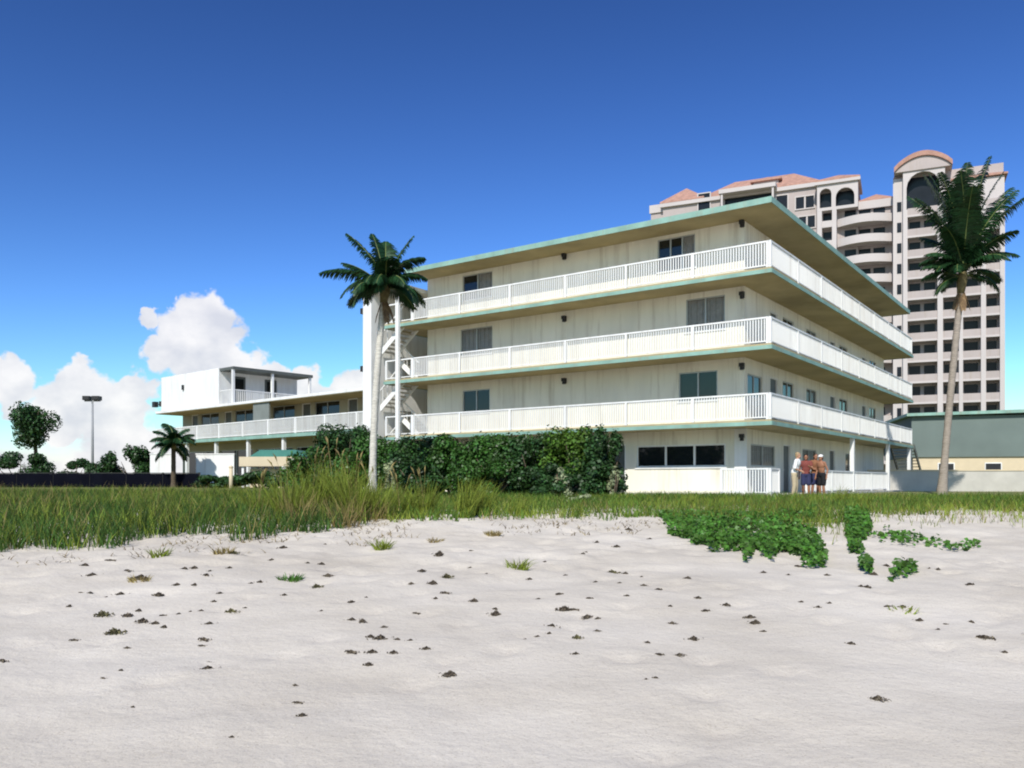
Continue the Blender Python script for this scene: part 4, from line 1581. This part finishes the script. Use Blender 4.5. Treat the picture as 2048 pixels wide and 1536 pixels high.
# ------------------------------------------------------------------ dune grass and creepers
def scatter(poly, dens, y0=9, y1=40, x0=-30, x1=30, clump=0.0, seed=0, rag=1.0):
    n = int(dens * (y1 - y0) * (x1 - x0))
    X = RNG.uniform(x0, x1, n)
    Y = RNG.uniform(y0, y1, n)
    if clump:
        keep = RNG.random(n) < np.clip(0.5 + clump * (vnoise(X, Y, 0.9, seed + 11) + 0.6 * vnoise(X, Y, 2.7, seed + 12)), 0, 1)
        X, Y = X[keep], Y[keep]
    P = np.stack([X, Y, ground(X, Y)], 1)
    u, v = topx(P)
    # ragged edge
    e = rag * (8 * vnoise(X, Y, 1.6, seed + 21) + 5 * vnoise(X, Y, 5.0, seed + 22))
    k = inside(poly, u, v + e)
    return P[k]


def add_blades(name, label, P, hmin, hmax, wid, m, lean=(0.15, 0.7), cat='grass'):
    n = len(P)
    H = RNG.uniform(hmin, hmax, n)
    ln = RNG.uniform(*lean, n)
    v, f = blades(P - np.array([0, 0, 0.02]), H, ln, np.full(n, wid), seg=3)
    o = np_mesh(name, v, f, m, kind='stuff')
    o['label'] = label
    o['category'] = cat
    return o


def build_dune():
    left = [(-700, 1120), (122, 1096), (230, 1092), (310, 1076), (420, 1062), (480, 1080), (560, 1070), (640, 1062), (720, 1046), (800, 1040), (800, 985), (480, 987), (-700, 992)]
    mid = [(780, 1042), (900, 1034), (1000, 1036), (1300, 1036), (1420, 1052), (1560, 1052), (1640, 1060), (1700, 1050), (1800, 1028), (1930, 1022), (2500, 1030), (2500, 985), (1930, 988), (1480, 990), (1250, 988), (780, 986)]
    P = scatter(left, 300, 9, 34, -22, 4, 0.3, 1)
    add_blades('dune_grass', 'dense dark green dune grass covering the left dune', P, 0.18, 0.50, 0.022, 'grass_deep')
    P = scatter(left, 110, 9, 34, -22, 4, 0.9, 2)
    add_blades('dune_grass', 'lighter yellow green blades mixed through the left dune grass', P, 0.22, 0.58, 0.016, 'grass_green')
    P = scatter(left, 14, 9, 34, -22, 4, 0.6, 3)
    add_blades('dry_grass', 'straw coloured dry stalks standing in the left dune grass', P, 0.3, 0.75, 0.012, 'grass_dry')
    P = scatter(mid, 170, 14, 31, -6, 26, 0.9, 4)
    add_blades('low_grass', 'short yellow green grass along the dune crest before the building', P, 0.10, 0.30, 0.02, 'grass_green')
    P = scatter(mid, 170, 14, 31, -6, 26, 0.4, 5)
    add_blades('low_grass', 'short dark green grass along the dune crest before the building', P, 0.12, 0.38, 0.024, 'grass_dark')
    P = scatter(mid, 16, 14, 31, -6, 26, 0.8, 6)
    add_blades('dry_grass', 'short straw coloured grass along the dune crest before the building', P, 0.12, 0.36, 0.016, 'grass_dry')
    lawnp = [(-900, 993), (800, 990), (800, 975), (-900, 975)]
    P = scatter(lawnp, 22, 30, 46, -30, 0, 0.4, 7)
    add_blades('lawn_grass', 'short sunlit lawn grass before the black fence', P, 0.05, 0.12, 0.03, 'grass_green')
    # thin sparse grass straggling onto the sand
    fr = [(-300, 1150), (300, 1120), (520, 1105), (760, 1080), (900, 1080), (1300, 1060), (1340, 1038), (800, 1034), (480, 1070), (122, 1090), (-300, 1100)]
    P = scatter(fr, 70, 9, 24, -14, 6, 1.8, 8)
    add_blades('straggling_grass', 'sparse straw and green blades straggling onto the sand below the dune', P, 0.03, 0.15, 0.02, 'litter', (0.6, 1.6))
    up = [(1330, 1046), (1420, 1072), (1520, 1086), (1600, 1082), (1660, 1080), (1690, 1090), (1720, 1060), (1800, 1046), (1900, 1052), (2400, 1060), (2400, 1000), (1330, 1000)]
    P = scatter(up, 60, 12, 26, -2, 22, 1.0, 31, rag=1.5)
    add_blades('crest_grass', 'yellow green grass blades growing through the creeper on the right crest', P, 0.10, 0.34, 0.016, 'grass_green')
    P = scatter(up, 14, 12, 26, -2, 22, 1.0, 32, rag=1.5)
    add_blades('crest_dry_grass', 'straw coloured stalks growing through the creeper on the right crest', P, 0.12, 0.36, 0.013, 'grass_dry')
    # creeping ground cover
    vine = [(1318, 1040), (1345, 1068), (1400, 1096), (1440, 1108), (1480, 1098), (1492, 1126), (1510, 1106), (1545, 1132), (1560, 1108), (1600, 1122), (1650, 1140), (1655, 1118),
            (1636, 1078), (1622, 1050), (1640, 1030), (1500, 1040), (1400, 1034)]
    vine2 = [(1690, 1030), (1692, 1075), (1700, 1105), (1735, 1148), (1746, 1136), (1730, 1110), (1722, 1082), (1745, 1060), (1735, 1030)]
    vine3 = [(1775, 1165), (1830, 1152), (1836, 1140), (1812, 1124), (1795, 1128)]
    vine4 = [(1735, 1068), (1760, 1066), (1800, 1062), (1860, 1080), (1960, 1092), (1960, 1104), (1880, 1098), (1800, 1090)]
    for poly, lab, dn, dm in ((vine, 'broad mat of bright green beach creeper spreading down the sand', 1000, (0.01, 0.18)), (vine2, 'narrow green runner of beach creeper reaching down the sand', 1200, (0.01, 0.18)),
                              (vine3, 'small isolated patch of green beach creeper at the lower right', 700, (0.01, 0.14)), (vine4, 'low sparse strip of green creeper near the right edge', 260, (0.01, 0.10))):
        P = scatter(poly, dn, 9, 26, -2, 18, 0.6, 9, rag=1.2)
        n = len(P)
        P = P + np.stack([np.zeros(n), np.zeros(n), RNG.uniform(*dm, n)], 1)
        Nn = unit(RNG.normal(size=(n, 3)) * 0.55 + np.array([0, -0.25, 1.0]))
        v, f = leaves_mesh(P, Nn, 0.085, 0.85)
        o = np_mesh('beach_creeper', v, f, 'vine_leaf', kind='stuff')
        o['label'] = lab
        o['category'] = 'ground cover'


build_dune()


def tuft(name, label, p, n, hmin, hmax, wid, m, spread=0.12, lean=(0.2, 0.9), group=None, az=None, heads=0, cat='grass'):
    t = thing(name, label, cat, p, 0, group)
    a = RNG.random(n) * 6.283
    r = np.sqrt(RNG.random(n)) * spread
    P = np.stack([r * np.cos(a), r * np.sin(a), np.full(n, -0.02)], 1)
    dirn = a + RNG.normal(size=n) * 0.7 if az is None else az + RNG.normal(size=n) * 0.8
    v, f = blades(P, RNG.uniform(hmin, hmax, n), RNG.uniform(*lean, n), np.full(n, wid), dirn, 4)
    np_mesh('blades', v, f, m, t)
    if heads:
        hb = MB()
        for k in range(heads):
            aa = random.uniform(0, 6.28)
            q = Vector((math.cos(aa), math.sin(aa), 0)) * random.uniform(0.05, 0.35)
            z = hmax * random.uniform(0.8, 1.02)
            hb.tube([(0, 0, 0), q * 0.4 + Vector((0, 0, z * 0.6)), q + Vector((0, 0, z))], [0.005, 0.004, 0.003], 4)
            hb.tube([q + Vector((0, 0, z)), q * 1.15 + Vector((0, 0, z + 0.1)), q * 1.4 + Vector((0, 0, z + 0.18))], [0.004, 0.02, 0.004], 5)
        hb.build('seed_heads', 'grass_dry', t)
    return t


def build_tufts():
    g = 'tall sea oat clumps on the dune crest'
    oats = [(575, 1040, 1.3, 'tall sea oat clump leftmost on the dune, leaning over the dark grass'), (625, 1030, 1.5, 'tall pale sea oat clump between the leftmost clump and the palm trunk'),
            (668, 1028, 1.7, 'tallest sea oat clump left of the palm trunk'), (708, 1040, 1.45, 'sea oat clump with straw stalks just left of the palm trunk'),
            (752, 1038, 1.2, 'sea oat clump at the foot of the coconut palm'), (800, 1030, 1.0, 'sea oat clump just right of the palm foot'),
            (848, 1030, 1.0, 'short sea oat clump midway between palm and the pair of leaning clumps'), (928, 1034, 1.15, 'leaning sea oat clump before the hedge, left of a pair'),
            (958, 1032, 1.05, 'leaning sea oat clump before the hedge, right of a pair'), (515, 1030, 0.95, 'small sea oat clump left of the tall group on the dune'),
            (1035, 1030, 0.6, 'short grass clump on the bare crest in front of the hedge'), (1680, 1010, 0.75, 'green grass clump before the people and the side railing'),
            (1720, 1012, 0.55, 'yellowish grass clump right of the people'), (1375, 1012, 0.5, 'dark short clump under the three pane window')]
    for px, py, h, lab in oats:
        p = hit(px, py)
        left = px < 900
        tuft('sea_oat_clump', lab, p, int(150 * max(0.7, h)), h * 0.45, h, 0.017, 'grass_green', 0.26, (0.1, 0.75), g, None if left else 0.5, 4 if left else 0)
    for px, py, h, lab in ((600, 1046, 0.9, 'straw coloured dry clump under the tall sea oats, left one'), (690, 1052, 0.85, 'straw coloured dry clump under the tall sea oats, right one'), (742, 1040, 0.6, 'straw coloured tuft at the foot of the palm trunk')):
        tuft('dry_grass_clump', lab, hit(px, py), 110, h * 0.4, h, 0.012, 'grass_dry', 0.3, (0.2, 0.8), 'dry clumps under the sea oats')
    sm = [(582, 1160, 0.15, 90, 'vine_leaf', 'small bright green tuft alone on the sand at the left'), (765, 1098, 0.26, 80, 'grass_green', 'round green tuft on the sand below the palm'),
          (1035, 1140, 0.22, 70, 'grass_green', 'green tuft alone on the sand in the middle'), (985, 1072, 0.14, 120, 'grass_dry', 'wide flat olive tuft on the sand below the hedge'),
          (1808, 1222, 0.10, 30, 'grass_green', 'tiny green tuft on the sand at the right'), (280, 1162, 0.14, 50, 'grass_dry', 'small brown green tuft on the sand at the far left'),
          (870, 1082, 0.12, 60, 'grass_dry', 'low straw tuft on the sand right of the palm'), (445, 1112, 0.18, 70, 'grass_dry', 'ragged brownish tuft at the grass edge on the left'),
          (320, 1115, 0.22, 70, 'grass_green', 'ragged olive tuft hanging from the grass edge at the left')]
    for px, py, h, n, m, lab in sm:
        tuft('beach_tuft', lab, settle(hit(px, py)), n, h * 0.5, h, 0.02, m, 0.14, (0.3, 1.1), 'small tufts on the open sand')


build_tufts()


# ------------------------------------------------------------------ seaweed and leaf litter on the sand
def build_wrack():
    A = [(310, 480), (180, 500), (215, 545), (465, 560, 2), (400, 520), (555, 630, 1.5), (205, 630), (160, 630), (290, 635), (360, 630), (100, 695, 1.3), (270, 745, 2.2), (400, 750, 1.3), (475, 780, 1.4), (540, 785), (580, 745),
         (585, 800), (330, 830, 2), (455, 720), (125, 870), (395, 905, 1.3), (660, 735), (720, 725), (775, 725), (840, 675), (930, 735, 1.6), (1000, 715), (815, 785), (790, 860, 1.4), (780, 890), (805, 1020), (815, 970), (870, 640),
         (1030, 585), (1075, 580), (1365, 605, 1.6), (1425, 545, 1.5), (1390, 480), (1320, 480), (1195, 400, 1.5), (870, 430, 2), (940, 440, 2), (920, 500), (1135, 465), (1410, 380), (690, 500), (740, 495), (650, 595), (740, 600),
         (820, 520), (800, 555), (1200, 650), (1390, 720), (1545, 770), (1600, 780, 1.3), (1710, 805, 1.3), (1690, 875, 1.2), (1640, 865), (1545, 940, 1.3), (1630, 1005, 1.5), (1650, 940), (1780, 880), (1760, 945), (1845, 885),
         (1875, 735, 1.2), (1960, 590, 1.2), (1850, 590), (1620, 660), (1545, 680), (1975, 670), (2025, 645), (1990, 455, 1.5), (1905, 520), (1255, 1100), (1270, 1190), (1290, 1265), (930, 1385), (425, 1215), (275, 1075), (365, 1030)]
    B = [(110, 980, 1.2), (505, 910, 1.3), (310, 860), (225, 790, 1.2), (655, 990, 1.3), (320, 740, 1.6), (270, 600, 1.5), (150, 700), (480, 665), (590, 700), (485, 550), (990, 630), (885, 735), (1130, 720), (945, 890), (1450, 685, 1.6),
         (1540, 695), (1650, 725), (1665, 775), (1335, 760), (1500, 765), (1250, 600), (1270, 570), (1480, 530), (1345, 500), (1705, 470), (1560, 410, 1.3), (1765, 830), (1550, 870), (1295, 890), (1090, 860), (1120, 955, 1.7),
         (1190, 955, 1.2), (1280, 985, 1.1), (1350, 1000), (1035, 1065, 1.5), (1020, 1130), (940, 1135), (855, 1165), (1210, 1155, 1.7), (1200, 1270), (180, 1235), (340, 1410, 1.5), (650, 950), (1845, 940, 1.3), (1860, 1045), (1965, 760, 1.3),
         (2010, 1160), (1770, 1270), (1910, 1280), (1690, 1175), (1345, 1105), (1680, 1445), (1745, 1435)]
    Cc = [(300, 800), (345, 875, 1.2), (475, 845, 1.4), (620, 920, 1.2), (655, 955, 1.2), (705, 1000), (270, 1050, 1.1), (185, 1160), (60, 1150), (940, 820), (1115, 835), (1045, 860), (1310, 725, 1.3), (1350, 750, 1.2), (1100, 655, 1.4),
          (920, 600), (860, 655), (705, 640), (1465, 595, 1.2), (1390, 655, 1.3), (1570, 860, 1.6), (1480, 855), (1675, 930), (1840, 950), (1790, 985), (1420, 1440, 1.2), (1250, 1080), (1735, 625), (1790, 630)]
    spots = [(100 + .3906 * a[0], 940 + .3906 * a[1], a[2] if len(a) > 2 else 0.9) for a in A]
    spots += [(800 + .293 * a[0], 940 + .293 * a[1], a[2] if len(a) > 2 else 0.8) for a in B]
    spots += [(1300 + .322 * a[0], 940 + .322 * a[1], a[2] if len(a) > 2 else 0.8) for a in Cc]
    rs = random.Random(3)
    for k in range(18):     # the litter goes on past the sides
        spots.append((rs.choice([rs.uniform(-150, 110), rs.uniform(1930, 2200)]), rs.uniform(1130, 1330), rs.uniform(0.7, 1.3)))
    meshes = []
    for v in range(8):
        mb = MB()
        for k in range(64):
            a = rs.uniform(0, 6.28)
            r = abs(rs.gauss(0, 0.035))
            c = Vector((r * math.cos(a) * 1.7, r * math.sin(a), rs.uniform(0.0, 0.022) * max(0.2, 1 - r / 0.08)))
            b = rs.uniform(0, 6.28)
            L = rs.uniform(0.025, 0.085)
            d = Vector((math.cos(b), math.sin(b), rs.uniform(-0.15, 0.3)))
            s = Vector((-math.sin(b), math.cos(b), rs.uniform(-0.6, 0.6))) * rs.uniform(0.003, 0.011)
            bow = Vector((-d.y, d.x, 0.3)) * rs.uniform(-0.02, 0.02)
            q = [c - d * L * 0.5, c - d * L * 0.15 + bow + Vector((0, 0, 0.010)), c + d * L * 0.2 + bow * 0.7 + Vector((0, 0, 0.012)), c + d * L * 0.5]
            i = len(mb.v)
            for p in q:
                mb.v += [tuple(p - s), tuple(p + s)]
            mb.f += [(i, i + 1, i + 3, i + 2), (i + 2, i + 3, i + 5, i + 4), (i + 4, i + 5, i + 7, i + 6)]
        me = mb.mesh('seaweed_clump')
        me.materials.append(M['seaweed_green' if v in (0, 3) else 'seaweed'])
        meshes.append(me)
    for i, (px, py, s) in enumerate(spots):
        p = settle(hit(px, py)) - Vector((0, 0, 0.004))
        o = bpy.data.objects.new('seaweed_clump', meshes[(0 if i % 2 else 3) if s >= 1.6 and i % 3 else rs.choice((1, 2, 4, 5, 6, 7))])
        COL.objects.link(o)
        o.location = p
        k = s ** 0.8 * (0.24 + 0.025 * p.y) * rs.uniform(0.55, 1.25)
        o.scale = (k * rs.uniform(0.85, 1.15), k * rs.uniform(0.8, 1.1), k * 2.1)
        o.rotation_euler = (0, 0, rs.uniform(-0.7, 0.7))
        col = 'left' if px < 560 else ('middle' if px < 1250 else 'right')
        row = 'near the dune grass' if py < 1165 else ('midway down' if py < 1290 else 'in the bare foreground')
        size = 'larger tangled brown green seaweed clump' if s >= 1.6 else 'small dark seaweed scrap'
        tag(o, '%s on the %s sand, %s' % (size, col, row), 'seaweed', '%ss on the %s sand %s' % (size, col, row))


build_wrack()


# ------------------------------------------------------------------ people on the patio
def solid(name, prims, m, parent, voxel=0.011, smooth=6):
    """joins tapered capsules and ellipsoids into one continuous skin"""
    bm = bmesh.new()
    for p in prims:
        if p[0] == 'c':
            _, a, b, ra, rb = p
            a, b = Vector(a), Vector(b)
            d = b - a
            L = max(d.length, 1e-4)
            rot = d.to_track_quat('Z', 'Y').to_matrix().to_4x4()
            bmesh.ops.create_cone(bm, cap_ends=True, segments=14, radius1=ra, radius2=rb, depth=L, matrix=Matrix.Translation((a + b) / 2) @ rot)
            for c, r in ((a, ra), (b, rb)):
                bmesh.ops.create_uvsphere(bm, u_segments=14, v_segments=9, radius=r, matrix=Matrix.Translation(c))
        else:
            _, c, r = p[:3]
            mt = Matrix.Translation(c) @ (p[3] if len(p) > 3 else Matrix()) @ Matrix.Diagonal((*r, 1))
            bmesh.ops.create_uvsphere(bm, u_segments=18, v_segments=12, radius=1, matrix=mt)
    me = bpy.data.meshes.new(name)
    bm.to_mesh(me)
    bm.free()
    tmp = bpy.data.objects.new('tmp', me)
    COL.objects.link(tmp)
    r = tmp.modifiers.new('r', 'REMESH')
    r.mode = 'VOXEL'
    r.voxel_size = voxel
    s = tmp.modifiers.new('s', 'SMOOTH')
    s.iterations = smooth
    s.factor = 0.5
    dg = bpy.context.evaluated_depsgraph_get()
    out = bpy.data.meshes.new_from_object(tmp.evaluated_get(dg))
    bpy.data.objects.remove(tmp)
    out.name = name
    out.materials.clear()
    return link(name, out, m, parent, True)


def person(label, loc, rz, H, pose, skin, hair, top, bottom, cap=None, group='people standing on the patio'):
    """figure faces local -y; pose: lean (m forward at the shoulders), arms {L,R: (elbow, hand)}, legs spread"""
    t = thing('person', label, 'person', loc, rz, group)
    s = H / 1.75
    V3 = lambda x, y, z: Vector((x * s, y * s, z * s))
    ln = pose.get('lean', 0.0)
    hip = V3(0, 0, 0.93)
    sh = V3(0, -ln, 1.42)
    neck = V3(0, -ln * 1.08, 1.50)
    head = V3(0, -ln * 1.2 - 0.02, 1.63)
    legs = []
    for k, sx in ((0, -1), (1, 1)):
        fx, fy = pose.get('feet', ((-0.11, 0.02), (0.11, -0.02)))[k]
        kn = V3(fx * 0.95, fy * 0.5 - pose.get('knee', 0.03), 0.49)
        an = V3(fx, fy + 0.02, 0.08)
        legs.append((V3(sx * 0.09, 0, 0.90), kn, an))
    arms = []
    for k, sx in ((0, -1), (1, 1)):
        el, ha = pose['arms'][k]
        arms.append((sh + V3(sx * 0.175, 0, 0), Vector(el) * s, Vector(ha) * s))
    B = []
    mid = hip.lerp(sh, 0.5)
    tl = Matrix.Rotation(math.atan2(ln, 0.5), 4, 'X')
    B += [('e', hip + V3(0, 0, 0.02), (0.155 * s, 0.11 * s, 0.14 * s)), ('e', mid, (0.145 * s, 0.10 * s, 0.22 * s), tl),
          ('e', sh - V3(0, 0, 0.09), (0.175 * s, 0.11 * s, 0.17 * s), tl), ('c', sh + V3(-0.14, 0, 0), sh + V3(0.14, 0, 0), 0.06 * s, 0.06 * s),
          ('c', sh, neck + V3(0, 0, 0.03), 0.06 * s, 0.052 * s)]
    # head: skull, jaw, nose, ears
    B += [('e', head + V3(0, 0.012, 0.03), (0.076 * s, 0.095 * s, 0.095 * s)), ('e', head + V3(0, -0.022, -0.045), (0.058 * s, 0.066 * s, 0.075 * s)),
          ('e', head + V3(0, -0.093, -0.005), (0.013 * s, 0.02 * s, 0.022 * s)), ('e', head + V3(-0.078, 0.01, 0.0), (0.012 * s, 0.02 * s, 0.032 * s)),
          ('e', head + V3(0.078, 0.01, 0.0), (0.012 * s, 0.02 * s, 0.032 * s)), ('e', head + V3(0, -0.08, -0.055), (0.026 * s, 0.012 * s, 0.008 * s))]
    for hp, kn, an in legs:
        B += [('c', hp, kn, 0.088 * s, 0.056 * s), ('c', kn, kn.lerp(an, 0.35), 0.055 * s, 0.058 * s), ('c', kn.lerp(an, 0.35), an, 0.058 * s, 0.036 * s),
              ('c', an + V3(0, 0.03, -0.04), an + V3(0, -0.13, -0.052), 0.036 * s, 0.028 * s)]
    for shd, el, ha in arms:
        B += [('c', shd, el, 0.05 * s, 0.038 * s), ('c', el, ha, 0.04 * s, 0.026 * s)]
        d = (ha - el).normalized()
        side = d.cross(Vector((0, 1, 0.2))).normalized()
        nn = side.cross(d).normalized()
        B.append(('e', ha + d * 0.045 * s, (0.036 * s, 0.022 * s, 0.042 * s)))
        for q, fl in ((-0.028, 0.062), (-0.010, 0.074), (0.010, 0.070), (0.028, 0.056)):
            r0 = ha + d * 0.075 * s + side * q * s
            k1 = r0 + (d * 0.9 + nn * 0.25).normalized() * fl * 0.55 * s
            k2 = k1 + (d * 0.6 + nn * 0.7).normalized() * fl * 0.5 * s
            B += [('c', r0, k1, 0.0088 * s, 0.008 * s), ('c', k1, k2, 0.008 * s, 0.0068 * s)]
        th = ha + d * 0.02 * s + side * 0.03 * s
        B += [('c', th, th + (d * 0.6 + side * 0.8).normalized() * 0.05 * s, 0.011 * s, 0.009 * s)]
    body = solid('body', B, skin, t, voxel=0.009, smooth=3)
    # eyes
    for sx in (-1, 1):
        eb = MB().lathe([(0.002 * s, -0.006 * s), (0.010 * s, -0.003 * s), (0.010 * s, 0.003 * s), (0.002 * s, 0.006 * s)], tuple(head + V3(sx * 0.031, -0.083, 0.012)), 8)
        eb.build('eye', 'hair_dark', body, True)
    if cap:
        Cp = [('e', head + V3(0, 0.012, 0.062), (0.088 * s, 0.107 * s, 0.075 * s)), ('c', head + V3(-0.03, -0.10, 0.05), head + V3(0.03, -0.10, 0.05), 0.02 * s, 0.02 * s),
              ('c', head + V3(-0.03, -0.14, 0.042), head + V3(0.03, -0.14, 0.042), 0.014 * s, 0.014 * s)]
        solid('cap', Cp, cap, t, 0.011, 2)
    Hr = [('e', head + V3(0, 0.026, 0.05), (0.084 * s, 0.098 * s, 0.088 * s)), ('e', head + V3(0, 0.06, -0.02), (0.07 * s, 0.055 * s, 0.085 * s))]
    if pose.get('long'):
        Hr.append(('c', head + V3(0, 0.07, -0.02), head + V3(0, 0.085, -0.2), 0.06 * s, 0.04 * s))
    solid('hair', Hr, hair, t, 0.012, 2)
    if top:
        e = 0.016 * s
        Tp = [('e', hip + V3(0, 0, 0.06), (0.16 * s + e, 0.115 * s + e, 0.15 * s)), ('e', mid, (0.155 * s + e, 0.105 * s + e, 0.23 * s), tl),
              ('e', sh - V3(0, 0, 0.09), (0.18 * s + e, 0.115 * s + e, 0.17 * s + e), tl), ('c', sh + V3(-0.15, 0, 0), sh + V3(0.15, 0, 0), 0.065 * s + e, 0.065 * s + e)]
        for shd, el, ha in arms:
            q = shd.lerp(el, pose.get('sleeve', 0.6))
            Tp.append(('c', shd, q, 0.055 * s + e, 0.05 * s + e))
        solid('shirt' if pose.get('sleeve', 0.6) > 0.1 else 'top', Tp, top, t, 0.014, 4)
    e = 0.018 * s
    Bt = [('e', hip + V3(0, 0, 0.01), (0.16 * s + e, 0.115 * s + e, 0.13 * s))]
    for hp, kn, an in legs:
        if pose.get('trousers'):
            Bt += [('c', hp, kn, 0.092 * s + e, 0.066 * s + e), ('c', kn, an, 0.064 * s + e, 0.05 * s + e)]
        else:
            Bt += [('c', hp, hp.lerp(kn, 0.8), 0.092 * s + e, 0.082 * s + e)]
    solid('trousers' if pose.get('trousers') else 'shorts', Bt, bottom, t, 0.014, 4)
    return t


def build_people():
    def spot(px, dep):
        x = (px - CPX) / FPX * dep
        return Vector((x, dep, gz(x, dep)))
    hang = (((-0.26, 0.02, 1.13), (-0.27, -0.06, 0.87)), ((0.26, 0.02, 1.13), (0.27, -0.06, 0.87)))
    cross = (((-0.27, -0.04, 1.15), (-0.05, -0.22, 1.12)), ((0.27, -0.04, 1.15), (0.06, -0.22, 1.16)))
    talk = (((-0.26, 0.03, 1.14), (-0.26, -0.05, 0.88)), ((0.25, -0.10, 1.16), (0.16, -0.32, 1.24)))
    hold = (((-0.25, -0.06, 1.14), (-0.10, -0.27, 1.02)), ((0.25, -0.06, 1.14), (0.10, -0.27, 1.02)))
    z = 1.149
    for lab, px, dep, face, H, pose, sk, hr, tp, bt, cap in (
            ('person in a long white shirt and khaki trousers, leftmost of the group on the patio', 1589, 30.95, 60, 1.68, dict(lean=0.10, arms=hold, trousers=True, sleeve=0.95), 'skin_a', 'hair_light', 'cloth_white', 'cloth_khaki', None),
            ('dark haired person in dark red top and navy shorts, second from left', 1612, 31.5, -20, 1.62, dict(lean=0.02, arms=talk, sleeve=0.4, long=True), 'skin_b', 'hair_dark', 'cloth_red', 'cloth_navy', None),
            ('person in a brown top and dark shorts, third from left in the group', 1630, 31.9, 10, 1.66, dict(lean=0.03, arms=cross, sleeve=0.3), 'skin_b', 'hair_dark', 'cloth_brown', 'cloth_navy', None),
            ('bare chested person in a white cap and black shorts, rightmost of the group', 1644, 31.2, -60, 1.60, dict(lean=0.05, arms=hang), 'skin_b', 'hair_dark', None, 'cloth_black', 'cloth_white')):
        p = spot(px, dep)
        person(lab, p, math.radians(face), H, pose, sk, hr, tp, bt, cap)


build_people()
